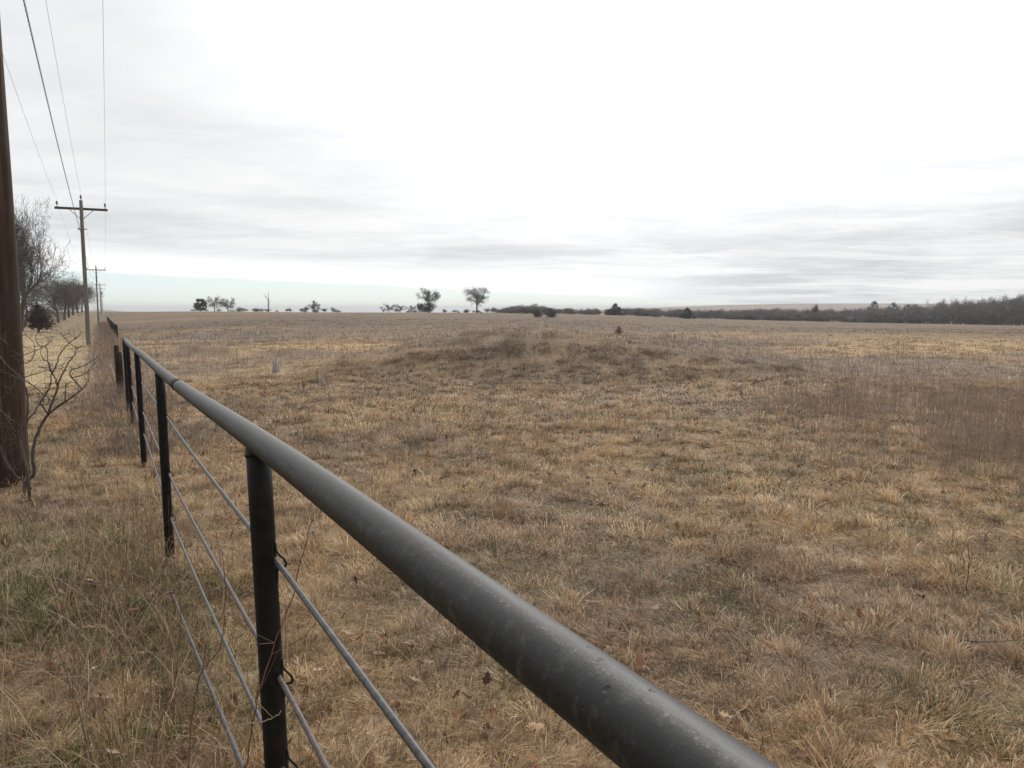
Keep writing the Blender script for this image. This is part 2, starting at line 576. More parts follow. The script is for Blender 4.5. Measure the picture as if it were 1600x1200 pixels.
def frames(P):
    """parallel transported frames along a path"""
    P = np.asarray(P, float)
    T = np.gradient(P, axis=0)
    T /= np.linalg.norm(T, axis=1)[:, None] + 1e-12
    ref = np.array((0, 0, 1.0)) if abs(T[0, 2]) < .9 else np.array((1.0, 0, 0))
    N = np.zeros_like(P); B = np.zeros_like(P)
    nrm = np.cross(T[0], ref); nrm /= np.linalg.norm(nrm)
    for i in range(len(P)):
        nrm = nrm - T[i] * np.dot(nrm, T[i]); nrm /= np.linalg.norm(nrm) + 1e-12
        N[i] = nrm; B[i] = np.cross(nrm, T[i])
    return T, N, B


def path_tube(P, rad, n=12, cap=True, twist=0.0):
    """verts, faces, uv of a tube along path P"""
    P = np.asarray(P, float)
    rad = np.broadcast_to(np.asarray(rad, float), (len(P),))
    T, N, B = frames(P)
    L = np.concatenate(([0], np.cumsum(np.linalg.norm(np.diff(P, axis=0), axis=1))))
    a = np.linspace(0, 2 * np.pi, n + 1)[:-1]
    V = P[:, None] + rad[:, None, None] * (np.cos(a)[None, :, None] * N[:, None] + np.sin(a)[None, :, None] * B[:, None])
    V = V.reshape(-1, 3)
    m = len(P)
    i = np.arange(m - 1)[:, None]; j = np.arange(n)[None, :]
    k = (j + 1) % n
    q = np.stack([i * n + j, i * n + k, (i + 1) * n + k, (i + 1) * n + j], -1).reshape(-1, 4)
    uv = np.stack([np.broadcast_to(a / (2 * np.pi), (m, n)), np.broadcast_to(L[:, None], (m, n))], -1).reshape(-1, 2)
    faces = [q]
    if cap:
        faces.append(np.arange(n)[None, ::-1].copy())
        faces.append((np.arange(n) + (m - 1) * n)[None, :].copy())
    return V, faces, uv


class MB:
    """collects pieces into ONE mesh"""
    def __init__(self):
        self.v = []; self.f = []; self.c = []; self.n = 0; self.uv = []

    def add(self, v, faces, col=None, uv=None):
        self.v.append(np.asarray(v, float))
        for f in faces: self.f.append(np.asarray(f) + self.n)
        if col is not None: self.c.append(np.broadcast_to(col, (len(v), 3)))
        self.uv.append(np.zeros((len(v), 2)) if uv is None else uv)
        self.n += len(v)
        return self

    def tube(self, P, rad, n=8, col=None, cap=True):
        v, f, uv = path_tube(P, rad, n, cap)
        return self.add(v, f, col, uv)

    def box(self, c, s, rz=0.0, bev=0.0):
        sx, sy, szz = s[0] / 2, s[1] / 2, s[2] / 2
        b = min(bev, sx * .45, sy * .45) if bev else 0
        if b:
            ring = [(-sx + b, -sy), (sx - b, -sy), (sx, -sy + b), (sx, sy - b), (sx - b, sy), (-sx + b, sy), (-sx, sy - b), (-sx, -sy + b)]
        else:
            ring = [(-sx, -sy), (sx, -sy), (sx, sy), (-sx, sy)]
        k = len(ring)
        v = np.array([(x, y, -szz) for x, y in ring] + [(x, y, szz) for x, y in ring])
        cz, sz_ = math.cos(rz), math.sin(rz)
        v = np.stack([v[:, 0] * cz - v[:, 1] * sz_, v[:, 0] * sz_ + v[:, 1] * cz, v[:, 2]], 1) + np.asarray(c, float)
        j = np.arange(k); q = np.stack([j, (j + 1) % k, (j + 1) % k + k, j + k], 1)
        return self.add(v, [q, j[None, ::-1].copy(), (j + k)[None, :].copy()])

    def build(self, name, mat, parent=None, smooth=True):
        return link_mesh(name, np.concatenate(self.v), self.f, mat, parent,
                         np.concatenate(self.c) if self.c else None, smooth, np.concatenate(self.uv))


def seg_tubes(segs, n=3):
    """many frusta from an array of (x0,y0,z0,x1,y1,z1,r0,r1)"""
    S = np.asarray(segs, float)
    P0, P1 = S[:, 0:3], S[:, 3:6]
    d = P1 - P0; d /= np.linalg.norm(d, axis=1)[:, None] + 1e-9
    ref = np.where(np.abs(d[:, 2:3]) > .9, np.array([[1., 0, 0]]), np.array([[0, 0, 1.]]))
    N = np.cross(d, ref); N /= np.linalg.norm(N, axis=1)[:, None] + 1e-9
    B = np.cross(d, N)
    a = np.linspace(0, 2 * np.pi, n + 1)[:-1]
    ring = np.cos(a)[None, :, None] * N[:, None] + np.sin(a)[None, :, None] * B[:, None]
    V = np.stack([P0[:, None] + S[:, 6, None, None] * ring, P1[:, None] + S[:, 7, None, None] * ring], 1)
    m = len(S); j = np.arange(n); k = (j + 1) % n
    base = (np.arange(m) * 2 * n)[:, None]
    q = np.stack([base + j, base + k, base + n + k, base + n + j], -1).reshape(-1, 4)
    return V.reshape(-1, 3), [q]


# ------------------------------------------------------------------ ground sheet
def build_ground():
    front = np.radians(np.arange(-52, 52.01, 0.2))
    back = np.radians(np.arange(56, 304.1, 4.0))
    ang = np.concatenate([front, back])                      # from +Y towards +X
    rad = [0.3]
    while rad[-1] < 7000:
        rad.append(rad[-1] * (1.016 if rad[-1] < 300 else 1.05))
    rad = np.array(rad)
    X = np.concatenate([[0], (rad[:, None] * np.sin(ang)[None]).ravel()])
    Y = np.concatenate([[0], (rad[:, None] * np.cos(ang)[None]).ravel()])
    Z = H(X, Y)
    nA = len(ang)
    i = np.arange(len(rad) - 1)[:, None]; j = np.arange(nA)[None]
    k = (j + 1) % nA
    q = (np.stack([i * nA + j, (i + 1) * nA + j, (i + 1) * nA + k, i * nA + k], -1) + 1).reshape(-1, 4)
    jj = np.arange(nA)
    tri = np.stack([np.zeros(nA, int), jj + 1, (jj + 1) % nA + 1], 1)
    q = q[:, ::-1]; tri = tri[:, ::-1]
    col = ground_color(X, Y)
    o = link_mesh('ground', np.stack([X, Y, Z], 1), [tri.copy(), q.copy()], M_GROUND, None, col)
    kind(o, 'structure')


build_ground()


def build_hill():
    m, t = new_mat('distant_prairie_hill')
    g = t.n('ShaderNodeNewGeometry')
    n = t.noise(g.outputs['Position'], .006, 5, .6)
    c = t.ramp(n, [(.35, (.19, .125, .095)), (.6, (.27, .19, .14)), (.75, (.16, .125, .10))])
    out(t, bsdf(t, c, .95, .1))
    # long low ridge: rows of forward distance, columns across
    xs = np.linspace(-300, 2600, 120); ys = np.linspace(1150, 3200, 30)
    X, Y = np.meshgrid(xs, ys)
    px = 800 + F * X / Y
    crest_row = np.interp(px, [700, 900, 1060, 1130, 1250, 1400, 1500, 1700], [492, 486, 479, 476.5, 474.5, 474, 475, 476])
    top = CAM_H + 1700 * (-np.array([slope_of_row(r) for r in crest_row.ravel()]).reshape(X.shape))
    prof = sst(Y, 1150, 1700) * (1 - .35 * sst(Y, 1750, 3200))
    Z = -24 + (top + 24) * prof + (fbm(X / 140, Y / 140, 61, 3) - .5) * 1.2
    nx = len(xs)
    i = np.arange(len(ys) - 1)[:, None]; j = np.arange(nx - 1)[None]
    q = np.stack([i * nx + j, i * nx + j + 1, (i + 1) * nx + j + 1, (i + 1) * nx + j], -1).reshape(-1, 4)
    o = link_mesh('hill', np.stack([X.ravel(), Y.ravel(), Z.ravel()], 1), [q], m)
    kind(o, 'structure')


build_hill()

# ------------------------------------------------------------------ pipe fence
RC_Y = np.array([-1.5, .547, .866, 1.39, 1.97, 3.39, 3.97, 5.15, 8.6, 11.9, 13.7, 16, 19, 24, 30, 36, 42, 55, 70, 90, 111, 140, 200])
RC_D = np.array([.285, .300, .306, .314, .327, .368, .382, .404, .457, .510, .515, .62, .66, .495, .45, .44, .52, .85, 1.15, 1.3, 1.4, .9, .5])


def hermite(xq, x, y):
    m = np.gradient(y, x)
    i = np.clip(np.searchsorted(x, xq) - 1, 0, len(x) - 2)
    h = x[i + 1] - x[i]; t = (xq - x[i]) / h
    return ((2 * t**3 - 3 * t**2 + 1) * y[i] + (t**3 - 2 * t**2 + t) * h * m[i]
            + (-2 * t**3 + 3 * t**2) * y[i + 1] + (t**3 - t**2) * h * m[i + 1])


def fence_pt(y, below):
    y = np.asarray(y, float)
    return np.stack([FENCE_A + FENCE_S * y + .003 * np.sin(y * 1.1), y, CAM_H - below], -1)


def rail_below(y):
    return hermite(np.asarray(y, float), RC_Y, RC_D)


ROD_Y = np.array([-1.2, 1.9, 5.15, 8.2, 13.7, 24, 60])
RODS = (np.array([.54, .626, .716, .79, .89, .80, 1.3]), np.array([.80, .927, 1.10, 1.12, 1.18, 1.05, 1.5]), np.array([1.02, 1.166, 1.40, 1.36, 1.42, 1.3, 1.7]))


def make_post(y, i, P, root, lod, mat, clip):
    top = fence_pt(y, rail_below(y)); lean = math.tan(R(1.6 + .5 * math.sin(i * 2.1)))
    hb = Hs(top[0], top[1])
    L = top[2] - hb + .25
    z = np.array([0, .3, .6, .9, 1.0]) * L
    pts = np.stack([top[0] + lean * (L - z) * .8, top[1] + 0 * z, top[2] - .012 - (L - z)], 1)
    mb = MB()
    mb.tube(P(pts), .0300, lod)
    if clip:                                              # ragged weld where post meets rail
        a = np.linspace(0, 2 * np.pi, 29)
        tp = pts[-1] - np.array((0, 0, .020))
        ring = np.stack([tp[0] + .0300 * np.cos(a), tp[1] + .0300 * np.sin(a), tp[2] + .003 * np.sin(3 * a) + .002 * np.sin(11 * a)], 1)
        mb.tube(P(ring), .0035, 6, cap=False)
    post = mb.build('post', mat, root)
    if clip:
        for rod in RODS:
            zz = CAM_H - np.interp(y, ROD_Y, rod)          # a bent wire clip ties each rod to the post
            c = np.array((top[0] + lean * (top[2] - zz) * .8 + .030, top[1] - .004, zz))
            w_ = np.array([(-.002, 0, .045), (.003, -.002, .020), (.022, -.006, .002), (.027, -.006, -.012), (.016, -.004, -.020), (.004, 0, -.026), (.001, .0, -.06)])
            MB().tube(P(hermite_path(c + w_, 5)), .0032, 6).build('wire_clip', M_CLIP, post)
    return post


def build_fence():
    b0 = FENCE_A + FENCE_S * 1.9
    base = np.array((b0, 1.9, Hs(b0, 1.9)))
    root = thing('pipe_fence', 'near black steel pipe fence, its thick top rail crossing the foreground', 'fence', base)

    def P(pts): return np.asarray(pts) - base
    jy = 3.97
    ya = np.arange(-1.4, jy + .01, .1); yb = np.arange(jy - .02, 13.75, .2)
    # the pipe is built so that u = .25 is its top
    v, f, uv = path_tube(P(fence_pt(ya, rail_below(ya))), .0305, 40)
    rail = link_mesh('top_rail', v, f, M_RAIL, root, None, True, uv)
    v, f, uv = path_tube(P(fence_pt(yb, rail_below(yb))), .0292, 28)
    rail2 = link_mesh('top_rail', v, f, M_RAIL, root, None, True, uv + np.array((0, 6.)))
    for yj, rl in ((jy, rail), (12.9, rail2)):
        q = yj + np.array([-.012, -.006, .006, .012]) * (1 if yj < 5 else 3)
        MB().tube(P(fence_pt(q, rail_below(q))), [.0298, .0322, .0322, .0298], 28).build('weld_collar', M_CLIP, rl)
    for i, y in enumerate([-1.35, 1.965, 5.28, 8.7, 12.0, 13.55]):
        make_post(y, i, P, root, 24, M_POST, 0 < i < 4)
    for rod, mt in zip(RODS, (M_ROD, M_ROD_B, M_ROD)):
        y = np.arange(-1.2, 13.7, .3)
        sag = .010 * np.abs(np.sin((y - 1.9) / 3.3 * np.pi))
        p = fence_pt(y, np.interp(y, ROD_Y, rod) + sag)
        p[:, 0] += .034
        MB().tube(P(p), .0067, 10).build('horizontal_rod', mt, root)
    y = np.arange(1.2, 5.0, .3)                            # a lower loose rod in the weeds
    p = fence_pt(y, .98 + .15 * y); p[:, 0] -= .03
    MB().tube(P(p), .0075, 8).build('horizontal_rod', M_ROD, root)
    # the fence goes on past a gap with two rusty posts
    for k, (y, dxp, h, lb) in enumerate(((17.2, -.02, .93, 'rusty brown gap post in the fence line, the nearer and thicker of two'),
                                         (19.3, -.02, .98, 'rusty brown gap post in the fence line, the farther and slimmer of two'))):
        x = FENCE_A + FENCE_S * y + dxp; z0 = Hs(x, y)
        zz = np.array([-.2, .2, .6, h - .012, h])
        o = MB().tube(np.stack([-.02 * zz, 0 * zz, zz], 1), np.array([1, 1, .98, .96, .7]) * (.075 if k == 0 else .06), 14).build('wooden_post', M_POST_W)
        o.location = (x, y, z0); tag(o, lb, 'post', 'posts at the fence gap')
    def far_pt(y):
        y = np.asarray(y, float)
        p = fence_pt(y, np.interp(y, [50, 58, 70, 90, 111, 130, 150], [1.14, 1.19, 1.26, 1.30, 1.31, 1.36, 1.42])); p[..., 0] += .75
        return p
    b0 = far_pt(57.5)
    base2 = np.array((b0[0], b0[1], Hs(b0[0], b0[1])))
    root2 = thing('pipe_fence', 'far dark pipe fence continuing the line towards the skyline', 'fence', base2)
    y = np.arange(57.5, 150, 1.3)
    v, f, uv = path_tube(far_pt(y) - base2, .045, 12)
    link_mesh('top_rail', v, f, M_RAIL, root2, None, True, uv + np.array((0, 30.)))
    for i, y in enumerate(np.arange(57.6, 149, 2.6)):
        q = far_pt(y); z0 = Hs(q[0], q[1])
        MB().tube(np.array([(q[0], y, z0 - .2), (q[0], y, (z0 + q[2]) / 2), (q[0], y, q[2] - .03)]) - base2, .045, 8).build('post', M_POST_R, root2)
    for d in (.3, .6, .9):
        p = far_pt(np.arange(57.5, 120, 2.0)); p[:, 2] -= d; p[:, 0] += .05
        MB().tube(p - base2, .012, 6).build('horizontal_rod', M_ROD, root2)


def hermite_path(P, per):
    P = np.asarray(P, float)
    t = np.arange(len(P)); tq = np.linspace(0, len(P) - 1, (len(P) - 1) * per + 1)
    return np.stack([hermite(tq, t.astype(float), P[:, k]) for k in range(3)], 1)


build_fence()

# ------------------------------------------------------------------ utility poles and lines
LINE_S, LINE_A = -.507, -.93
ux, uy = .892, .452                                   # across the line, to the right
POLES = [(7.75, 8.9), (42.0, 7.5), (111.0, 8.2), (200.0, 7.6), (275.0, 8.2), (430.0, 9.0)]
ARM_DROP = .42


def pole_top(i):
    D, h = POLES[i]
    x = LINE_A + LINE_S * D - (.045 if i == 0 else 0)
    return np.array((x, D, Hs(x, D) + h))


def build_pole(i, label):
    D, h = POLES[i]
    top = pole_top(i); base = np.array((top[0], top[1], top[2] - h))
    root = thing('utility_pole', label, 'utility pole', base, 'utility poles along the fence')
    rb, rt = (.142, .098) if i == 0 else (.115, .082)
    z = np.linspace(-.4, h, 14)
    wob = .02 * np.sin(z * .9 + i) if i == 0 else .012 * np.sin(z * .7 + i)
    leanx = -.03 * z / h * (1 if i == 1 else 0)
    Pp = np.stack([wob * .6 + leanx, 0 * z, z], 1)
    MB().tube(Pp, rb + (rt - rb) * np.clip(z / h, 0, 1), 28 if i < 2 else 12).build('pole_shaft', M_POLE_B if i == 0 else M_POLE, root)
    az = h - ARM_DROP
    tx = leanx[-1] if i == 1 else 0
    ang = math.atan2(uy, ux)
    off = np.array((uy, -ux, 0)) * -(rt + .055)        # the arm is bolted on the side facing away from the road
    MB().box(np.array((tx, 0, az)) - np.array((uy * .15, -ux * .15, 0)), (2.44, .095, .12), ang, .012).build('crossarm', M_ARM, root, False)
    for s in (-1.1, 1.1):
        c = np.array((tx, 0, az)) + np.array((ux, uy, 0)) * s - np.array((uy * .15, -ux * .15, 0))
        ins_mesh(c + np.array((0, 0, .06)), root)
    ins_mesh(np.array((tx, 0, h - .02)), root, .10)
    for s in (-.55, .55):
        a0 = np.array((tx, 0, az - .05)) + np.array((ux, uy, 0)) * s - np.array((uy * .2, -ux * .2, 0))
        a1 = np.array((tx, 0, az - .55)) - np.array((uy * .10, -ux * .10, 0)) + np.array((ux, uy, 0)) * (.03 if s > 0 else -.03)
        MB().tube(np.array([a0, (a0 + a1) / 2, a1]), .018, 6).build('brace', M_STEEL, root)
    bz = h - ARM_DROP - 1.05
    if i < 3:
        MB().box((tx, -.0, bz), (.44, .05, .05), ang).tube(np.array([(tx - .17, .02, bz - .03), (tx - .17, .02, bz), (tx - .17, .02, bz + .09)]), .03, 8).build('cable_bracket', M_STEEL, root, False)
    if i == 4:
        zz = np.array([0, .03, .08, .75, .80, .84]) + h - 2.3
        MB().tube(np.stack([0 * zz + .32, 0 * zz - .1, zz], 1), [.10, .20, .22, .22, .20, .08], 16).build('transformer', M_STEEL, root)
    if i == 1:                                         # ground wire stapled to the shaft
        pass
    return root


def ins_mesh(c, root, s=0.0):
    z = np.array([0, .10, .105, .15, .155, .19, .195, .235, .25]) * 1.15
    r = np.array([.016, .016, .05, .058, .04, .052, .036, .042, .016])
    MB().tube(np.stack([0 * z + c[0], 0 * z + c[1], z + c[2]], 1), r, 12).build('insulator', M_PORC, root)


LBL = ['brown wooden pole at the left edge, rising out of view above the bare shrub',
       'grey weathered utility pole with crossarm and three insulators, tallest complete one',
       'second complete grey utility pole along the fence, just behind the tallest complete one',
       'far thin utility pole between the second complete pole and the transformer pole',
       'far utility pole with a small transformer can hanging beside its top',
       'most distant and shortest utility pole, where the fence meets the skyline']
for i in range(6):
    build_pole(i, LBL[i])


def span(p, q, sag, n=24):
    t = np.linspace(0, 1, n)[:, None]
    P = p + (q - p) * t
    P[:, 2] -= (4 * sag * t * (1 - t))[:, 0]
    return P


def attach(i, side):
    t = pole_top(i).copy()
    if side == 'top':
        t[2] += .26
    elif side == 'low':
        t[2] -= ARM_DROP + 1.05 - .08; t[0] -= .17
    else:
        s = 1.1 if side == 'right' else -1.1
        t += np.array((ux * s - uy * .15, uy * s + ux * .15, -ARM_DROP + .06 + .28))
    return t


def build_line(side, label, r, mat, poles, name='power_line', twist=False):
    mb = MB()
    first = attach(poles[0], side)
    for a, b in zip(poles[:-1], poles[1:]):
        A, B = attach(a, side), attach(b, side)
        L = np.linalg.norm(B - A)
        P = span(A, B, .0002 * L * L + .02, 60 if twist and a == 0 else 24)
        if twist and a == 0:
            P = span(A, B, .0002 * L * L + .02, 420)
            s = np.linspace(0, L, 420)
            for ph in (0, 2.1, 4.2):
                Q = P.copy(); Q[:, 0] += .013 * np.cos(s * 9 + ph); Q[:, 2] += .013 * np.sin(s * 9 + ph)
                mb.tube(Q, .0058, 4)
        else:
            mb.tube(P, r, 5)
    # the line runs on over the photographer's head
    A = attach(poles[0], side)
    back = A + np.array((-LINE_S, -1, 0)) / math.hypot(LINE_S, 1) * 30
    mb.tube(span(A, back, .3), r, 5)
    o = mb.build(name, mat)
    tag(o, label, 'power line', 'overhead lines between the poles')


build_line('left', 'thin overhead wire on the left ends of the crossarms', .0045, M_WIRE, [0, 1, 2, 3, 4, 5])
build_line('top', 'thin overhead wire on the pole tops between the two crossarm wires', .0045, M_WIRE, [0, 1, 2, 3, 4, 5])
build_line('right', 'thin overhead wire on the right ends of the crossarms', .0045, M_WIRE, [0, 1, 2, 3, 4, 5])
build_line('low', 'darker twisted cable strung lower than the three thin wires', .010, M_WIRE_D, [0, 1, 2], 'twisted_cable', True)

# ------------------------------------------------------------------ trees
def nrm(v):
    return v / (np.linalg.norm(v) + 1e-9)


class Tree:
    def __init__(self, seed):
        self.r = np.random.default_rng(seed); self.s = []

    def branch(self, p, d, L, r, l, P):
        n = P['segs'][min(l, len(P['segs']) - 1)]
        d = nrm(np.asarray(d, float)); p = np.asarray(p, float)
        for i in range(n):
            d = nrm(d + self.r.normal(0, P['wander'] * (1 + .3 * l), 3) + np.array((0, 0, P['trop'][min(l, len(P['trop']) - 1)])))
            q = p + d * L / n
            r1 = r * (1 - P['taper'] * (i + 1) / n) if True else r
            r0 = r * (1 - P['taper'] * i / n)
            self.s.append((*p, *q, max(r0, P['rmin']), max(r1, P['rmin'] * .8), l))
            p = q
            f = (i + 1) / n
            if l < P['levels'] and f >= P['clear'][min(l, len(P['clear']) - 1)] - 1e-6:
                k = P['kids'][min(l, len(P['kids']) - 1)]
                k = int(k) + (self.r.random() < k % 1)
                for _ in range(k):
                    ang = self.r.uniform(*P['angle'])
                    ref = nrm(self.r.normal(0, 1, 3)); side = nrm(ref - d * np.dot(ref, d))
                    nd = d * math.cos(ang) + side * math.sin(ang)
                    self.branch(p, nd, L * self.r.uniform(*P['ratio']) * (1.15 - .35 * f * (l == 0)), r1 * P['rr'], l + 1, P)


def make_tree(seed, h, width=1.0, **kw):
    P = dict(segs=[6, 5, 4, 3, 2], wander=.13, trop=[.05, .06, .04, .02], taper=.6, rmin=.012, levels=4,
             clear=[.4, .3, .2, .0], kids=[2, 1.6, 1.6, 1.6], angle=(.5, 1.1), ratio=(.5, .75), rr=.72, r0=.05, L0=.62)
    P.update(kw)
    T = Tree(seed)
    T.branch((0, 0, -.1), (0, 0, 1), h * P['L0'], h * P['r0'], 0, P)
    S = np.array(T.s)
    zmax = S[:, [2, 5]].max()
    k = (h) / zmax
    S[:, [0, 1, 3, 4]] *= k * width; S[:, [2, 5]] *= k
    return S


def place_tree(name, label, cat, S, loc, m_trunk, m_br, group=None, rz=0.0, split=0, parts=('trunk', 'branches')):
    root = thing(name, label, cat, loc, group)
    root.rotation_euler[2] = rz
    tr = S[S[:, 8] <= split]; br = S[S[:, 8] > split]
    v, f = seg_tubes(tr, 8); link_mesh(parts[0], v, f, m_trunk, root)
    if len(br):
        big = br[br[:, 8] <= split + 1]; sm = br[br[:, 8] > split + 1]
        mb = MB()
        if len(big): mb.add(*seg_tubes(big, 5))
        if len(sm): mb.add(*seg_tubes(sm, 3))
        mb.build(parts[1], m_br, root)
    return root


def leaf_cloud(centres, radii, n, size, cols, seed=0, shell=.55):
    r = np.random.default_rng(seed)
    centres = np.asarray(centres, float); radii = np.asarray(radii, float)
    wgt = np.prod(radii, 1) ** (2 / 3); wgt /= wgt.sum()
    k = r.choice(len(centres), n, p=wgt)
    d = r.normal(0, 1, (n, 3)); d /= np.linalg.norm(d, axis=1)[:, None]
    rad = shell + (1 - shell) * r.random(n)
    rad *= .85 + .35 * r.random(n)
    c = centres[k] + d * radii[k] * rad[:, None]
    a = r.normal(0, 1, (n, 3)); a /= np.linalg.norm(a, axis=1)[:, None]
    b = np.cross(a, r.normal(0, 1, (n, 3))); b /= np.linalg.norm(b, axis=1)[:, None]
    s = size * (.6 + .8 * r.random((n, 1)))
    V = np.stack([c - a * s, c + b * s * .6, c + a * s, c - b * s * .6], 1).reshape(-1, 3)
    q = np.arange(4 * n).reshape(-1, 4)
    ci = r.integers(0, len(cols), n)
    col = np.array(cols)[ci] * (.75 + .5 * r.random((n, 1)))
    return V, [q], np.repeat(col, 4, axis=0)


# the roadside trees on the left
S = make_tree(5, 11.4, .58, levels=5, kids=[1.2, 1.0, 1.08, 1.25, 1.3], segs=[8, 6, 5, 4, 3], rmin=.010, clear=[.2, .3, .2, .2], angle=(.3, .85), trop=[.02, .10, .08, .04], r0=.020, wander=.16)
place_tree('bare_tree', 'tall leafless grey tree behind the brown pole, highest in the roadside row', 'tree', S, ground_at(34, 67), M_BARK, M_TWIG_M, 'roadside trees', 3.6, 1)
S = make_tree(12, 8.6, .9, levels=5, kids=[1.4, 1.1, 1.2, 1.4, 1.4], segs=[6, 5, 4, 3, 3], rmin=.010, clear=[.2, .3, .2, .2], angle=(.4, 1.0), r0=.022)
place_tree('bare_tree', 'leafless tree half hidden by the brown pole at the left edge', 'tree', S, ground_at(17, 72), M_BARK, M_TWIG_D, 'roadside trees', 1.2, 1)
S = make_tree(14, 7.2, 1.1, levels=5, kids=[1.5, 1.1, 1.3, 1.3, 1.4], rmin=.010, clear=[.15, .3, .2, .2], r0=.022)
place_tree('bare_tree', 'lower grey leafless tree filling in under the tallest roadside tree', 'tree', S, ground_at(40, 82), M_BARK, M_TWIG_M, 'roadside trees', 2.2, 1)
# shrub that kept its red-brown leaves
root = thing('russet_shrub', 'shrub with dense red-brown dead leaves under the tallest roadside tree', 'shrub', ground_at(62, 66))
S = make_tree(31, 2.4, 1.1, levels=3, kids=[2, 2, 1.5], rmin=.01, clear=[.1, .2, .2])
v, f = seg_tubes(S, 4); link_mesh('stems', v, f, M_BARK_D, root)
v, f, c = leaf_cloud([(0, 0, 1.5), (.4, .2, .9), (-.5, .1, 1.0), (.1, -.2, 2.0), (.7, 0, .5), (-.2, 0, .5)], [(.8, .7, .8), (.8, .6, .5), (.7, .6, .5), (.35, .4, .55), (.75, .6, .35), (.8, .7, .3)],
                     1700, .075, [(.115, .055, .042), (.08, .042, .036), (.15, .075, .052), (.06, .04, .034)], 3, .2)
link_mesh('leaves', v, f, M_FOL, root, None and c, False) if False else link_mesh('leaves', v, f, M_FOL, root, c, False)

ROW = [(93, 118, 8.1, 'short forked leafless tree standing at the near end of the darker roadside row'),
       (103, 136, 8.2, 'leafless dark tree second in the darker roadside row'),
       (110, 156, 8.6, 'leafless dark tree third in the darker roadside row'),
       (117, 178, 9.3, 'leafless dark tree with wide round crown fourth in the darker roadside row'),
       (124, 205, 9.6, 'leafless dark tree fifth in the darker roadside row'),
       (131, 235, 9.8, 'farthest dark reddish tree of the roadside row, left of the second complete pole')]
for i, (px, D, h, lb) in enumerate(ROW):
    S = make_tree(50 + i, h, 1.0 if i else 1.15, levels=5, kids=[2.2, 1.3, 1.3, 1.3, 1.3], segs=[4, 5, 4, 3, 2], rmin=.013, clear=[.5 if i else .25, .25, .2, .2], angle=(.5, 1.15), trop=[.03, .04, .02, .0], r0=.026)
    place_tree('bare_tree', lb, 'tree', S, ground_at(px, D), M_BARK_D, M_TWIG_R if i > 1 else M_TWIG_D, 'roadside trees', i * 1.3, 0)

# trees along the skyline
def sky_tree(px, top, base, wpx, seed, label, D=245, m1=M_BARK_D, m2=M_TWIG_M, **kw):
    h = (base - top) * D / F
    for k_, v_ in dict(levels=4, rmin=.019, kids=[2.3, 1.6, 1.5, 1.4], segs=[4, 4, 4, 3, 2], clear=[.5, .25, .25, .2], angle=(.5, 1.15), r0=.03).items():
        kw.setdefault(k_, v_)
    best = None
    for q in range(7):                                 # keep the best balanced of a few crowns
        S = make_tree(seed + 1000 * q, h, 1.0, **kw)
        m = S[S[:, 8] >= 3]
        hw = np.ptp(m[:, 3]) / 2
        score = abs(m[:, 3].mean() / hw) + .5 * abs((m[:, 3].max() + m[:, 3].min()) / 2 / hw) + abs(m[:, 3].std() / hw - .5)
        if best is None or score < best[0]: best = (score, S)
    S = best[1]
    k = wpx * D / F / np.ptp(S[:, [0, 3]])
    S[:, [0, 1, 3, 4]] *= k
    return place_tree('bare_tree', label, 'tree', S, ground_at(px, D), m1, m2, 'skyline trees', 0, 0)


def dome_tree(px, top, base, wpx, seed, label, clear=.3, limbs=10, D=245, twr=.024, sprays=13, m1=M_BARK_D, m2=M_TWIG_D, lean=0.0):
    """open-grown tree: clear trunk, limbs spreading to a round crown that carries sprays of twigs"""
    r = np.random.default_rng(seed)
    h = (base - top) * D / F; w_ = wpx * D / F
    cz, rx, rz = h * (clear + 1) / 2 * 1.02, w_ / 2, h * (1 - clear) / 2 * 1.0
    S = []
    tp = np.array([(0, 0, -.1), (.01 * h, 0, h * clear * .6), (lean * h * .5, 0, h * clear), (lean * h, .01 * h, h * (clear + .18)), (lean * h * 1.1, 0, h * (clear + .36))])
    tr = np.array([.034, .027, .024, .017, .009]) * h
    for i in range(4): S.append((*tp[i], *tp[i + 1], tr[i], tr[i + 1], 0))

    def spray(p, d, L, rad, l):
        for _ in range(3 if l < 2 else 2):
            e = nrm(d + r.normal(0, .62, 3)); m = p + e * L * .5; q = m + nrm(e + r.normal(0, .45, 3)) * L * .5
            S.append((*p, *m, rad, rad * .85, 2 + l)); S.append((*m, *q, rad * .85, rad * .6, 2 + l))
            if l < 2: spray(m if r.random() < .4 else q, e, L * .72, rad * .8, l + 1)
    for k in range(limbs):
        t = (k + .5) / limbs
        a = k * 2.4 + r.normal(0, .25)
        el = -.55 + 1.5 * t + r.normal(0, .08)          # low limbs spread, high limbs climb
        tgt = np.array((math.cos(a) * math.cos(el) * rx, math.sin(a) * math.cos(el) * rx, cz + math.sin(min(el, 1.5)) * rz)) * np.array((1, 1, 1)) + r.normal(0, .04 * h, 3)
        zt = h * (clear * .85 + .45 * t * (1 - clear)); st = np.array((np.interp(zt, tp[:, 2], tp[:, 0]), 0, zt))
        mid = st + (tgt - st) * .5 + np.array((0, 0, .05 * h)) + r.normal(0, .03 * h, 3)
        pts = hermite_path(np.array([st, mid, tgt * .93 + st * .07]), 4)
        rr = np.linspace(.013, .004, len(pts)) * h
        for i in range(len(pts) - 1): S.append((*pts[i], *pts[i + 1], max(rr[i], twr), max(rr[i + 1], twr * .9), 1))
        for j in range(sprays):
            i = r.integers(2, len(pts)); spray(pts[i], nrm(pts[i] - pts[i - 1] + r.normal(0, .7, 3) + np.array((0, 0, .2))), h * r.uniform(.07, .13), twr, 0)
    return place_tree('bare_tree', label, 'tree', np.array(S), ground_at(px, D), m1, m2, 'skyline trees')


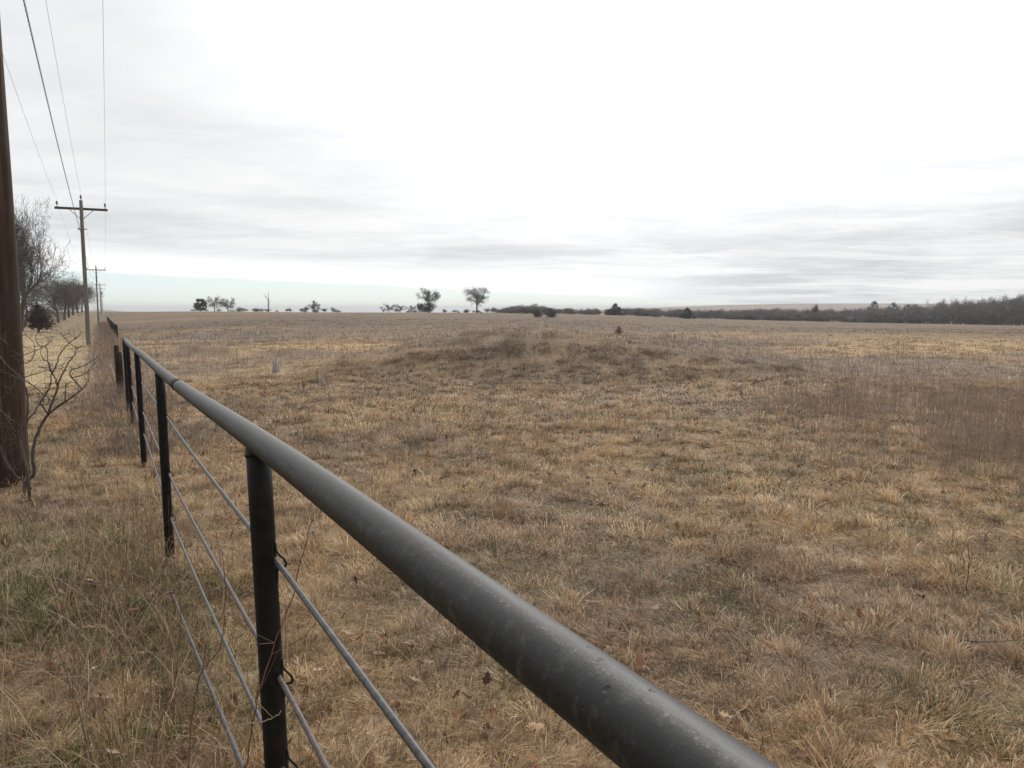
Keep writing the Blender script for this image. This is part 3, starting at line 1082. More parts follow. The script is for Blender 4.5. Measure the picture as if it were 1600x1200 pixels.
dome_tree(337, 461, 486, 27, 71, 'leafless round-headed tree on the skyline just right of the dark round tree', .18, 9, twr=.017, m2=M_TWIG_M)
dome_tree(358, 464, 487, 26, 72, 'leafless spreading tree on the skyline, right-hand one of the pair beside the dark round tree', .12, 9, twr=.019)
dome_tree(493, 472, 490, 21, 74, 'small bushy leafless tree alone on the skyline right of the dead snag', .12, 8, twr=.022)
dome_tree(608, 474, 488, 28, 75, 'low wide leafless tree at the left of the clump by the two-tier tree', .08, 10, twr=.016, m2=M_TWIG_M)
dome_tree(626, 475, 488, 18, 76, 'low leafless tree in the middle of the skyline clump by the two-tier tree', .08, 8, twr=.016, m2=M_TWIG_M)
dome_tree(643, 476, 488, 20, 77, 'low leafless tree at the right of the clump by the two-tier tree', .08, 8, twr=.016, m2=M_TWIG_M)
sky_tree(656, 470, 488, 16, 78, 'thin pale leafless tree close behind the two-tier tree', clear=[.15, .2, .2], m2=M_BARK_P)
dome_tree(671, 453, 489, 34, 79, 'leafless oak rising above a dark evergreen at its foot, the two-tier tree', .42, 10, twr=.025, lean=-.05)
dome_tree(745, 448, 490, 39, 84, 'lone large oak with open round crown standing clear on the skyline', .30, 13, twr=.024, lean=.03, sprays=11)

# dead snag
D = 245; h = (487 - 455) * D / F
segs = []
def limb(pts, r0, r1, l):
    for (a, b, t0, t1) in zip(pts[:-1], pts[1:], np.linspace(0, 1, len(pts))[:-1], np.linspace(0, 1, len(pts))[1:]):
        segs.append((*a, *b, r0 + (r1 - r0) * t0, r0 + (r1 - r0) * t1, l))
limb([(0, 0, -.1), (.05, 0, 1.5), (0, .1, 3.2), (.05, 0, 3.9)], .19, .13, 0)
limb([(.05, 0, 3.8), (.12, 0, 4.6), (.10, .1, 5.3), (.22, 0, 6.2)], .11, .03, 1)
limb([(.05, 0, 3.7), (-.5, .1, 4.3), (-1.0, .2, 4.8), (-1.5, .1, 5.3)], .10, .03, 1)
limb([(-.5, .1, 4.3), (-.6, 0, 4.9), (-.8, 0, 5.5)], .06, .025, 1)
limb([(.03, 0, 2.9), (.45, .1, 3.3), (.85, 0, 3.9)], .07, .025, 1)
limb([(.03, 0, 2.2), (.5, 0, 2.5), (.75, .1, 2.75)], .06, .025, 1)
limb([(.45, .1, 3.3), (.7, .1, 3.3)], .04, .02, 1)
limb([(.10, .1, 5.3), (-.1, 0, 5.9)], .04, .02, 1)
place_tree('dead_snag', 'dead tree snag with a bare forked top, alone on the skyline', 'tree', np.array(segs), ground_at(421, D), M_BARK, M_BARK, 'skyline trees')


def evergreen(name, label, px, D, h, wd, seed, cols, shape='cone', n=2600, group=None, size=.16):
    root = thing(name, label, 'tree', ground_at(px, D), group)
    v, f = seg_tubes([(0, 0, -.1, 0, 0, h * .5, h * .03, h * .02), (0, 0, h * .5, 0, 0, h * .9, h * .02, h * .006)], 7)
    link_mesh('trunk', v, f, M_BARK_D, root)
    r = np.random.default_rng(seed); cs = []; rs = []
    for k in range(90):
        t = r.random() ** 1.3
        if shape == 'cone':
            rr = wd / 2 * (1 - t) ** .8; z = h * (.07 + .88 * t)
        else:
            t = r.random(); z = h * (.14 + .76 * t); rr = wd / 2 * math.sqrt(max(.05, 1 - ((t - .5) / .56) ** 2)) * .9
        a = r.uniform(0, 6.28); q = rr * r.uniform(.35, .97)
        cs.append((q * math.cos(a), q * math.sin(a), z)); s = wd * r.uniform(.07, .15) * (1 - .55 * t if shape == 'cone' else 1)
        rs.append((s, s, s * .8))
    v, f, c = leaf_cloud(cs, rs, n * 2, size * h / 5.5, cols, seed, .2)
    link_mesh('crown', v, f, M_FOL, root, c, False)
    return root


CEDAR = [(.030, .038, .024), (.045, .05, .032), (.022, .028, .02), (.05, .045, .032)]
BROWNC = [(.055, .042, .034), (.038, .030, .026), (.075, .055, .042)]
evergreen('round_tree', 'dark dense round-headed tree on the skyline, leftmost of its group of three', 316, 245, 4.1, 4.6, 1, BROWNC, 'ball', 3000, 'skyline trees')
evergreen('cedar_tree', 'dark wide cedar at the foot of the tall leafless oak on the skyline', 669, 243, 3.1, 5.6, 2, CEDAR, 'ball', 2600, 'cedars in the pasture')
evergreen('cedar_tree', 'broad dark cedar standing in front of the far tree belt', 961, 235, 3.5, 6.4, 3, CEDAR, 'cone', 3600, 'cedars in the pasture')
evergreen('cedar_tree', 'dark conical cedar standing alone at the pasture edge before the far trees', 1073, 215, 3.15, 4.6, 4, CEDAR, 'cone', 3600, 'cedars in the pasture')
for k, (px, D, h, wd, lb) in enumerate(((1363, 330, 9.6, 12, 'dark pointed cedar breaking the skyline above the woodland, most pointed of three'),
                                        (1393, 335, 9.0, 13, 'dark rounded cedar on the skyline between the pointed cedar and the low one'),
                                        (1415, 340, 8.7, 11, 'low dark cedar at the right of the three on the woodland skyline'))):
    evergreen('cedar_tree', lb, px, D, h, wd, 20 + k, CEDAR, 'cone', 2000, 'cedars above the woodland', .11)
# russet little bush out in the pasture
b = on_row(966, 523.5)
root = thing('small_bush', 'small brown leafy bush alone in the pasture beyond the mound', 'shrub', b)
k = b[1] / 46
v, f = seg_tubes(make_tree(91, .62 * k, .8, levels=2, kids=[3, 1.6, 1.3], clear=[.05, .1, .1], rmin=.004, r0=.02), 4); link_mesh('stems', v, f, M_BARK_P, root)
v, f, c = leaf_cloud([(0, 0, .26), (.14, 0, .17), (-.15, 0, .17), (.02, .05, .44)], [(.14, .14, .17), (.14, .12, .13), (.12, .12, .12), (.07, .07, .12)], 420, .030, [(.40, .24, .14), (.30, .20, .13), (.20, .18, .12)], 5, .3)
link_mesh('leaves', v * k * .92, f, M_LEAF, root, c, False)


# woodland: grows as one mass
def belt(name, label, rows, templates, mat):
    r = np.random.default_rng(len(name) * 7 + len(rows))
    mb = MB()
    for px, D, h, wd in rows:
        T = templates[r.integers(len(templates))].copy()
        a = r.uniform(0, 6.28); ca, sa_ = math.cos(a), math.sin(a)
        g = ground_at(px, D)
        V, f = T[0], T[1]
        W = np.stack([(V[:, 0] * ca - V[:, 1] * sa_) * wd, (V[:, 0] * sa_ + V[:, 1] * ca) * wd, V[:, 2] * h], 1) + g
        mb.add(W, f)
    o = mb.build(name, mat)
    kind(o, 'stuff', label, 'trees')


class Tm:
    def __init__(self, v, f): self.d = (v, f)
    def copy(self): return self.d


TMPL = []
for i in range(6):
    S = make_tree(200 + i, 1.0, 1.0, levels=4, kids=[2.4, 1.5, 1.6, 1.8], segs=[4, 4, 3, 3, 2], rmin=.0032, clear=[.3, .2, .2, .1], angle=(.5, 1.15), r0=.032)
    S[:, [0, 1, 3, 4]] *= 1.0 / np.ptp(S[:, [0, 3]])
    TMPL.append(Tm(*seg_tubes(S, 3)))
LOW = []
for i in range(4):
    S = make_tree(230 + i, 1.0, 1.0, levels=4, kids=[3, 1.7, 1.3, 1.3], segs=[3, 3, 3, 2], rmin=.007, clear=[.0, .1, .1, .1], angle=(.4, 1.1), r0=.03)
    S[:, [0, 1, 3, 4]] *= 1.0 / np.ptp(S[:, [0, 3]])
    LOW.append(Tm(*seg_tubes(S, 3)))
r_ = np.random.default_rng(77)


def row_trees(px0, px1, n, D0, D1, top_px, top_row, wmin, wmax, jit=.12):
    L = []
    for k in range(n):
        px = r_.uniform(px0, px1); D = r_.uniform(D0, D1)
        z = CAM_H - D * slope_of_row(np.interp(px, top_px, top_row))
        h = (z - ground_at(px, D)[2]) * (1 - jit * r_.random() * 1.5)
        if h > .8: L.append((px, D, h, r_.uniform(wmin, wmax)))
    return L


TOPX = [1060, 1110, 1200, 1300, 1390, 1440, 1480, 1500, 1540, 1570, 1600, 1700]
TOPR = [487, 482, 480, 480, 477, 472, 463, 461, 460, 457, 456, 450]
L1 = row_trees(1085, 1700, 150, 262, 330, TOPX, TOPR, 7, 11)
belt('woodland', 'dense grey leafless woodland along the right side of the horizon', L1, TMPL, M_TWIG)
L2 = row_trees(1085, 1700, 150, 240, 258, TOPX, [r + 9 for r in TOPR], 5, 8, .35)
belt('woodland_edge', 'lower grey brush along the front edge of the woodland', L2, LOW, M_TWIG_M)
TX = [770, 790, 815, 840, 858, 862, 900, 960, 1000, 1060, 1110]
TR = [487, 479, 474, 473, 477, 482, 479, 480, 479, 481, 481]
L3 = row_trees(778, 1110, 100, 255, 320, TX, TR, 4, 7)
belt('tree_belt', 'grey leafless tree belt on the horizon right of the lone oak', L3, TMPL, M_TWIG)
L4 = row_trees(775, 1110, 80, 238, 256, TX, [r + 5 for r in TR], 3, 6, .3)
belt('tree_belt_brush', 'low dark brush in front of the far tree belt', L4, LOW, M_TWIG_M)
L5 = []
for k in range(44):
    px = r_.uniform(290, 790)
    L5.append((px, r_.uniform(238, 250), r_.uniform(.5, 1.5), r_.uniform(1.2, 3.2)))
for px, hh in ((520, 1.8), (508, 1.4), (455, 1.3), (400, 1.2), (375, 1.5), (478, 2.0), (730, 1.3), (760, 1.6), (770, 2.)):
    L5.append((px, 244, hh, 3.))
belt('skyline_brush', 'low scattered leafless brush along the pasture skyline', L5, LOW, M_TWIG)
# taller bare trees that stand out of the woodland
for k, (px, top, wp, lb) in enumerate(((1565, 459, 22, 'tall round-topped leafless tree breaking the woodland skyline near the right edge'),
                                       (1552, 458, 20, 'open-crowned leafless tree beside the round-topped one on the woodland skyline'),
                                       (1512, 462, 24, 'leafless tree at the left shoulder of the tall woodland'),
                                       (1272, 470, 14, 'small leafless tree standing up against the reddish far hill'))):
    sky_tree(px, top, 506 if px > 1400 else 502, wp, 300 + k, lb, 300 if px > 1400 else 270, m2=M_TWIG_D)
for k, (px, lb) in enumerate(((840, 'small bushy leafless tree before the left end of the tree belt'),
                              (862, 'dark low leafless tree in the pasture between the tree belt end and the broad cedar'))):
    b = on_row(px, 496.)
    S = make_tree(320 + k, 2.1, 1.3, levels=4, kids=[2.6, 2, 1.7, 1.5], clear=[.1, .1, .1], rmin=.014)
    place_tree('bare_tree', lb, 'tree', S, b, M_BARK, M_TWIG, 'small trees in the pasture')
# pale pipe frame before the woodland
g = ground_at(1327, 200)
root = thing('pipe_rack', 'small pale pipe rack with a crossbar before the dark woodland', 'rack', g)
for sx in (-.35, .45):
    MB().tube(np.array([(sx, 0, -.1), (sx, 0, .8), (sx, 0, 1.6)]), .05, 8).build('upright', M_WHITE, root)
MB().tube(np.array([(-.85, 0, 1.6), (0, 0, 1.62), (.85, 0, 1.6)]), .055, 8).build('crossbar', M_WHITE, root)

# ------------------------------------------------------------------ bleached stakes in the pasture
def stakes(px, row, label, spec, sc_):
    b = on_row(px, row)
    root = thing('weathered_stump', label, 'stump', b, 'bleached stumps in the pasture')
    for (x, y, h, r0, lx) in spec:
        z = np.linspace(-.05, h, 7)
        rr = r0 * (1.1 - .25 * np.linspace(0, 1, 7)); rr[-1] *= .35; rr[-2] *= .75
        P_ = np.stack([x + lx * z + .006 * np.sin(z * 20 + x * 30), y + 0 * z, z], 1) * sc_
        MB().tube(P_, rr * sc_, 9).build('splinter', M_STAKE, root)


stakes(430, 581.5, 'bleached splintered stump with one tall upright splinter, on a pale bare patch', [(-.055, 0, .34, .03, -.02), (-.005, .02, .55, .026, .02), (.07, .01, .32, .028, .0), (.02, -.02, .17, .03, .03), (-.03, -.03, .26, .02, .0)], 1.0)
stakes(501, 603, 'shorter bleached splintered stump nearer the mound', [(-.045, 0, .24, .022, -.02), (.0, .02, .32, .02, .06), (.035, 0, .28, .022, .03), (.06, .02, .18, .02, .0)], .95)
for k, (px, row, h, lx, lb) in enumerate(((494.5, 600, .36, .0, 'thin dark stake upright just left of the shorter bleached stump'),
                                          (474, 613, .26, -.15, 'thin dark leaning stake in the weeds between the two bleached stumps'))):
    b = on_row(px, row)
    z = np.linspace(-.05, h, 6)
    o = MB().tube(np.stack([lx * z, 0 * z, z], 1), .009, 6).build('thin_stake', M_STEM)
    o.location = b
    tag(o, lb, 'stake')

# ------------------------------------------------------------------ bare shrub at the foot of the near pole
SHRUB = [
    ([(36, 756), (46, 748), (54, 738), (51, 716), (53, 698), (58, 678), (66, 661), (75, 648)], 3.2, 2.4, 0),
    ([(75, 648), (90, 635), (103, 627), (118, 617), (128, 608), (134, 601), (139, 593)], 2.0, .7, .15),
    ([(128, 608), (119, 597), (112, 590), (109, 587), (112, 578), (124, 574), (140, 566), (150, 560), (155, 554)], 1.3, .5, .1),
    ([(112, 590), (122, 588), (133, 584), (146, 570), (154, 562)], 1.0, .4, .25),
    ([(103, 627), (102, 612), (104, 602), (112, 595)], 1.0, .4, -.1),
    ([(75, 648), (80, 632), (86, 618), (90, 606), (92, 595), (99, 583), (104, 572), (108, 565), (116, 556), (119, 547), (122, 544), (130, 541)], 1.9, .5, .1),
    ([(90, 606), (86, 590), (81, 583), (77, 574), (74, 562), (74, 548), (70, 540)], 1.3, .4, -.15),
    ([(99, 583), (97, 574), (99, 568)], .7, .4, .0),
    ([(75, 648), (68, 637), (63, 628), (70, 618), (77, 608), (79, 598), (80, 585)], 1.4, .9, -.1),
    ([(80, 585), (86, 575), (91, 562), (93, 553), (101, 543), (108, 536), (118, 528), (128, 519)], 1.3, .4, .1),
    ([(108, 536), (101, 528), (95, 522), (89, 514)], .8, .35, .2),
    ([(108, 536), (117, 542), (122, 544)], .6, .3, .0),
    ([(79, 598), (72, 603), (72, 608), (80, 600), (92, 596)], .7, .4, .0),
    ([(45, 746), (38, 716), (32, 691), (29, 680), (36, 668), (42, 658), (43, 640), (43, 622), (40, 605), (34, 592), (22, 581), (12, 572), (0, 557)], 2.4, .9, -.15),
    ([(34, 592), (48, 586), (60, 583), (71, 580)], .9, .4, -.1),
    ([(34, 592), (50, 601), (62, 612), (74, 621), (80, 626)], .9, .5, .1),
    ([(42, 658), (52, 646), (60, 634), (65, 626), (77, 606)], 1.2, .8, .0),
    ([(34, 592), (20, 588), (8, 581), (0, 577)], .8, .4, -.2),
    ([(20, 556), (34, 555), (46, 551), (58, 547), (66, 543)], .7, .5, .1),
    ([(36, 583), (33, 572), (34, 562), (40, 568), (48, 564), (53, 554), (54, 541), (48, 530), (38, 523)], .9, .4, .1),
    ([(66, 543), (62, 540), (56, 532), (58, 522), (64, 514)], .8, .35, .1),
    ([(66, 543), (74, 538), (80, 531), (84, 524)], .7, .3, .1),
    ([(83, 583), (76, 566), (68, 562), (64, 553), (64, 545)], .8, .4, .0),
    ([(62, 573), (72, 577), (81, 583)], .6, .4, .0),
    ([(29, 680), (22, 672), (13, 658), (6, 645), (0, 628)], 1.0, .5, -.3),
    ([(13, 658), (19, 640), (26, 624), (33, 612)], .9, .4, -.2),
    ([(4, 709), (8, 690), (12, 672), (13, 660)], 1.3, .8, -.3),
    ([(30, 750), (18, 735), (8, 718), (2, 700)], 2.0, 1.2, -.3),
    ([(30, 750), (22, 741), (12, 728), (4, 712), (-4, 690)], 1.8, .8, -.4),
    ([(6, 710), (18, 704), (30, 698)], .8, .3, -.2),
    ([(10, 700), (20, 690), (24, 682), (18, 676)], .8, .3, -.3),
    ([(2, 622), (14, 612), (18, 606), (24, 597)], .8, .4, -.3),
    ([(24, 744), (28, 733), (31, 722)], 1.0, .6, -.3),
    ([(12, 538), (2, 530), (-4, 528)], .8, .3, -.2),
    ([(0, 640), (14, 652), (30, 664)], .7, .3, -.3),
]


def build_shrub():
    D0 = 7.2
    b0 = at(36, 754, D0)
    base = np.array((b0[0], D0, Hs(b0[0], D0)))
    root = thing('bare_shrub', 'leafless crooked grey shrub in front of the brown pole at the left edge', 'shrub', base)
    main, tw = MB(), MB()
    r = np.random.default_rng(9)
    px1 = D0 / F
    fine = []
    for k, (pts, w0, w1, dd) in enumerate(SHRUB):
        n = len(pts)
        P_ = np.array([at(x, y, D0 + dd * (i / max(1, n - 1)) - (.12 if 13 <= k else 0)) for i, (x, y) in enumerate(pts)])
        P_ = hermite_path(P_, 4)
        P_ += r.normal(0, .0022, P_.shape)
        rad = np.linspace(w0, w1, len(P_)) * px1 * .95
        if k in (0, 13):
            P_[0, 2] = min(P_[0, 2], base[2] - .02)
        (main if k in (0, 1, 5, 13) else tw).tube(P_ - base, rad, 8)
        # short side twigs
        if k not in (0,):
            for _ in range(int(len(P_) * .40)):
                i = r.integers(2, len(P_)); p = P_[i]
                d = nrm(np.array((r.normal(0, 1), r.normal(0, .7), r.normal(.5, .6))))
                L = r.uniform(.03, .13)
                m = p + d * L * .5 + r.normal(0, .008, 3)
                q = m + nrm(d + r.normal(0, .4, 3)) * L * .5
                fine.append((*(p - base), *(m - base), .0024, .0018)); fine.append((*(m - base), *(q - base), .0018, .0010))
    v, f = seg_tubes(fine, 4); tw.add(v, f)
    main.build('stems', M_SHRUB, root); tw.build('twigs', M_SHRUB, root)


build_shrub()

# ------------------------------------------------------------------ single weed stems by the fence
STEMS = [
    ([(380, 1235), (386, 1198), (395, 1131), (408, 1070), (434, 992), (451, 949), (477, 853), (491, 802)], 1.72, 3.2, M_STEM, 'brown weed stem curving up in front of the near fence post', 10),
    ([(300, 1215), (313, 1198), (343, 1152), (373, 1135), (408, 1128), (430, 1120), (439, 1112)], 1.70, 3.0, M_STEM_P, 'thick pale twig bent across the foot of the near fence post', 3),
    ([(290, 1240), (295, 1191), (302, 1100), (317, 1048), (343, 1014), (350, 965), (352, 915), (347, 860)], 2.05, 2.6, M_STEM, 'kinked red-brown weed stem left of the near post, meeting the middle rod', 6),
    ([(325, 1200), (330, 1165), (339, 1096), (337, 1070), (334, 1048)], 2.53, 2.0, M_STEM_P, 'pale straw-coloured stem between the kinked brown stem and the near post', 0),
    ([(232, 1210), (237, 1187), (256, 1109), (270, 1081), (279, 1019), (282, 945), (279, 890)], 2.75, 2.2, M_STEM, 'tall thin brown weed stem below the second fence post', 5),
    ([(152, 1215), (147, 1197), (133, 1149), (122, 1106), (110, 1075), (99, 1036), (76, 987)], 2.70, 2.4, M_STEM, 'dark weed stem leaning left in the lower left grass', 5),
    ([(182, 1210), (176, 1183), (167, 1138), (156, 1084)], 2.75, 1.9, M_STEM, 'short dark weed stem beside the big curled dead leaf', 2),
    ([(184, 1215), (187, 1194), (195, 1143), (197, 1100), (190, 1041), (186, 1000)], 2.81, 1.6, M_STEM, 'thin brown weed stem rising right of the big curled dead leaf', 4),
    ([(-12, 1066), (0, 1060), (60, 1036), (125, 1013)], 3.14, 2.2, M_SHRUB, 'grey fallen stick lying slantwise at the left edge', 2),
    ([(57, 900), (130, 910), (190, 921), (244, 928)], 3.96, 1.8, M_STEM_P, 'long pale stem arching flat across the verge grass', 2),
    ([(199, 945), (198, 928), (198, 890), (197, 838)], 4.29, 1.6, M_STEM, 'upright brown weed stem left of the second fence post, thicker of the two', 2),
    ([(234, 945), (233, 920), (231, 860), (229, 800)], 4.62, 1.4, M_STEM, 'upright thin weed stem nearest the second fence post', 2),
    ([(420, 1215), (432, 1150), (452, 1090), (470, 1040), (482, 985)], 2.59, 1.7, M_STEM, 'thin branching weed stem right of the near post under the rods', 6),
    ([(478, 1215), (486, 1180), (500, 1130), (508, 1090), (530, 1050)], 2.75, 1.5, M_STEM, 'slender forked weed stem between the rods and the rail', 6),
    ([(1505, 948), (1510, 920), (1514, 880), (1512, 846)], 4.73, 2.0, M_STEM, 'lone dark weed stalk upright in the grass at the right', 4),
    ([(1500, 1000), (1540, 1003), (1575, 1001), (1625, 998)], 3.96, 2.6, M_SHRUB, 'dark fallen stick lying level at the right edge', 1),
    ([(668, 660), (672, 648), (679, 636), (684, 627)], 13.20, 2.0, M_STEM, 'leaning forked weed stalk in the mid pasture below the mound', 4),
    ([(655, 625), (660, 640), (668, 656)], 13.31, 1.4, M_STEM_P, 'pale leaning stalk beside the forked stalk below the mound', 1),
]


def build_stems():
    r = np.random.default_rng(19)
    for pts, D, wpx, m, lb, ntw in STEMS:
        n = len(pts)
        lying = abs(pts[0][1] - pts[-1][1]) < 60 and n == 4 and abs(pts[0][0] - pts[-1][0]) > 90
        P_ = np.array([at(x, y, D + (.10 if not lying else .0) * i / n * math.sin(n + D * 7)) for i, (x, y) in enumerate(pts)])
        if lying:                                     # lies on the grass: keep each point on its ray but at the ground
            P_ = []
            for (x, y) in pts:
                sx, sz = ray(x, y); dd = np.linspace(1.8, 6, 2000)
                hit = np.nonzero(H(sx * dd, dd) + .05 >= CAM_H + sz * dd)[0]
                d_ = dd[hit[0]] if len(hit) else D
                P_.append(at(x, y, d_))
            P_ = np.array(P_)
        else:
            gz = Hs(P_[0][0], P_[0][1])
            if P_[0][2] > gz:                         # carry the stem down to the soil
                P_ = np.vstack([[P_[0] + np.array((-.01, 0, gz - .03 - P_[0][2]))], P_])
        base = P_[0].copy()
        C_ = hermite_path(P_, 5); C_[1:] += r.normal(0, .0012, C_[1:].shape)
        rad = np.linspace(wpx, wpx * .45, len(C_)) * .5 * D / F
        mb = MB().tube(C_ - base, rad, 7)
        tw = []
        for _ in range(ntw):
            i = r.integers(len(C_) // 3, len(C_)); p = C_[i] - base
            d = nrm(np.array((r.normal(0, .8), r.normal(0, .5), r.uniform(.2, 1)))); L = r.uniform(.05, .18)
            q = p + d * L * .5; s = q + nrm(d + np.array((0, 0, .5)) + r.normal(0, .3, 3)) * L * .5
            tw += [(*p, *q, rad[i] * .6, rad[i] * .45), (*q, *s, rad[i] * .45, rad[i] * .25)]
        if tw: mb.add(*seg_tubes(tw, 4))
        o = mb.build('fallen_stick' if 'stick' in lb else 'weed_stem', m)
        o.location = base
        tag(o, lb, 'stick' if 'stick' in lb else 'weed', 'fallen sticks' if 'stick' in lb else 'weed stems')


build_stems()

# ------------------------------------------------------------------ grass
def blades(x, y, h, L, az, wid, col, zoff=0.0, droop=.35, tipcol=1.0):
    """three-section blades: height h at the arch, horizontal reach L"""
    n = len(x)
    z = H(x, y) + zoff
    dxx, dyy = np.sin(az), np.cos(az)
    pxx, pyy = np.cos(az), -np.sin(az)
    V = np.empty((n, 7, 3), np.float32)
    stations = ((0, 0, 1.0), (.35, .62, .85), (.72, .98, .55), (1.0, 1.0 - droop, 0))
    idx = 0
    for (u_, hz_, ww) in stations:
        cx = x + dxx * L * u_; cy = y + dyy * L * u_; cz = z + h * hz_
        if ww > 0:
            for s in (-1, 1):
                V[:, idx, 0] = cx + pxx * wid * ww * s * .5; V[:, idx, 1] = cy + pyy * wid * ww * s * .5; V[:, idx, 2] = cz
                idx += 1
        else:
            V[:, idx, 0] = cx; V[:, idx, 1] = cy; V[:, idx, 2] = cz
            idx += 1
    b = (np.arange(n) * 7)[:, None]
    q = np.concatenate([b + np.array([[0, 1, 3, 2]]), b + np.array([[2, 3, 5, 4]])], 0)
    t = b + np.array([[4, 5, 6]])
    return V.reshape(-1, 3), [q, t], np.repeat(col, 7, axis=0)


def wedge(n, r0, r1, half=44, pw=1.0):
    """random ground points in front of the camera between two distances"""
    a = np.radians(rng.uniform(-half, half, n))
    r = np.sqrt(rng.uniform(r0 * r0, r1 * r1, n)) if pw == 1 else r0 * (r1 / r0) ** rng.random(n)
    return r * np.sin(a), r * np.cos(a)


def blade_colors(x, y, n, tone, hue):
    grey, gold, green, bare, verge, mound = zones(x, y)
    c = np.broadcast_to(COL['straw'], (n, 3)).copy()
    c = lerp(c, COL['gold'], gold * .65)
    c = lerp(c, COL['grey'], grey * .75)
    c = lerp(c, COL['verge'], verge * .7)
    c = np.where((hue < .20)[:, None], lerp(c, COL['rust'], np.full(n, .45)), c)
    c = np.where(((hue > .20) & (hue < .38))[:, None], lerp(c, COL['grey'], np.full(n, .55)), c)
    c = np.where((hue > .80)[:, None], lerp(c, COL['pale'], np.full(n, .35)), c)
    p = rng.random(n)
    c = np.where((p < .17)[:, None], lerp(c, COL['pale'], np.full(n, .8)) * 1.12, c)
    c = np.where(((p > .20) & (p < .36))[:, None], lerp(c, COL['rust'], np.full(n, .7)), c)
    c = np.where(((p > .36) & (p < .46))[:, None], lerp(c, COL['grey'], np.full(n, .75)), c)
    c = lerp(c, COL['heath'], mound * (.45 + .35 * sst(fbm(x / .55, y / .5, 157, 4), .40, .60)))
    gsel = rng.random(n) < green * .74
    c = np.where(gsel[:, None], COL['green'] * (.7 + .7 * rng.random((n, 1))), c)
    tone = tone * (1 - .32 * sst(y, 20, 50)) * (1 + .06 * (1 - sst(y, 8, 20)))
    return np.clip(c * tone[:, None] * (.78 + .44 * rng.random((n, 1))), 0, .9)


def grass_layer(n, r0, r1, size, wid, tuft_n, tuft_r, flat, half=44):
    """domed tufts whose outer blades arch over and lie down, with darker thatch between them"""
    nt = max(1, n // tuft_n)
    tx, ty = wedge(int(nt * 1.9), r0, r1, half)
    hum = fbm(tx / .55, ty / .55, 41, 3) * .65 + fbm(tx / 1.9, ty / 1.9, 45, 2) * .35
    order = np.argsort(-(hum + rng.normal(0, .16, len(hum))))[:nt]
    tx, ty = tx[order], ty[order]
    nt = len(tx)
    ts = .45 + 1.15 * rng.random(nt) ** 2.2
    k = np.repeat(np.arange(nt), np.maximum(4, (tuft_n * ts ** 1.3).astype(int)))
    n = len(k)
    q = np.sqrt(rng.random(n)); a0 = rng.uniform(0, 6.28, n)
    x = tx[k] + tuft_r * ts[k] * q * np.cos(a0); y = ty[k] + tuft_r * ts[k] * q * np.sin(a0)
    comb = (fbm(tx / 1.8, ty / 1.8, 171, 2) * 9.0 + rng.normal(0, .7, nt))[k]
    out_az = np.pi / 2 - a0
    vx = np.sin(out_az) * (.25 + q) + 1.0 * np.sin(comb); vy = np.cos(out_az) * (.25 + q) + 1.0 * np.cos(comb)
    az = np.arctan2(vx, vy) + rng.normal(0, .5, n)
    s = size * (.55 + .8 * rng.random(n)) * ts[k] ** .75
    up = rng.random(n) > flat
    h = s * np.where(up, rng.uniform(.55, 1.0, n) * (1 - .45 * q), rng.uniform(.18, .45, n))
    L = s * np.where(up, rng.uniform(.2, .7, n), rng.uniform(.7, 1.25, n))
    # thatch
    m = int(n * .8)
    x2, y2 = wedge(m, r0, r1, half)
    x = np.concatenate([x, x2]); y = np.concatenate([y, y2])
    az = np.concatenate([az, rng.uniform(0, 6.28, m)])
    s2 = size * rng.uniform(.5, 1.3, m)
    h = np.concatenate([h, s2 * rng.uniform(.05, .22, m)]); L = np.concatenate([L, s2 * rng.uniform(.6, 1.1, m)])
    grey, gold, green, bare, verge, mound = zones(x, y)
    keep = rng.random(n + m) > bare * .85
    h = h * (1 - .55 * verge)
    tt = .50 + .88 * rng.random(nt)
    tone = np.concatenate([tt[k], rng.uniform(.35, .95, m)])
    hue = np.concatenate([rng.random(nt)[k], rng.random(m)])
    x, y, az, h, L, tone, hue = [v[keep] for v in (x, y, az, h, L, tone, hue)]
    n = len(x)
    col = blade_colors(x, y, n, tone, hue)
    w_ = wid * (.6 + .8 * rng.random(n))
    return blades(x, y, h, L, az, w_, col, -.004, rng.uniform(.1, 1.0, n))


def build_grass():
    mb = MB()
    mb2 = MB()
    for args in ((160000, 1.6, 5.8, .098, .0025, 50, .052, .58),
                 (200000, 5.4, 11.5, .118, .0038, 48, .066, .58),
                 (180000, 11., 21.5, .14, .0070, 34, .11, .58),
                 (120000, 20.5, 47.0, .13, .013, 20, .18, .60),
                 (80000, 45., 115., .15, .036, 12, .40, .6, 40)):
        mb.add(*grass_layer(*args))
    o = mb.build('grass', M_GRASS, None, False)
    kind(o, 'stuff', 'matted dry straw-coloured pasture grass', 'grass')


def stalks(x, y, h, wid, col, lean=.12, branch=0):
    """upright dead stalks, optionally with thin side twigs"""
    n = len(x)
    az = rng.uniform(0, 6.28, n)
    V, f, c = blades(x, y, h, h * lean * rng.random(n) * 2, az, wid, col, -.01, -.0)
    parts = [(V, f, c)]
    for _ in range(branch):
        t = rng.uniform(.45, .95, n)
        bx, by = x + np.sin(az) * h * lean * t, y + np.cos(az) * h * lean * t
        L = h * rng.uniform(.12, .35, n)
        a2 = rng.uniform(0, 6.28, n)
        V, f, c = blades(bx, by, L * .8, L * .6, a2, wid * .7, col, h * t * .95, -.1)
        parts.append((V, f, c))
    return parts


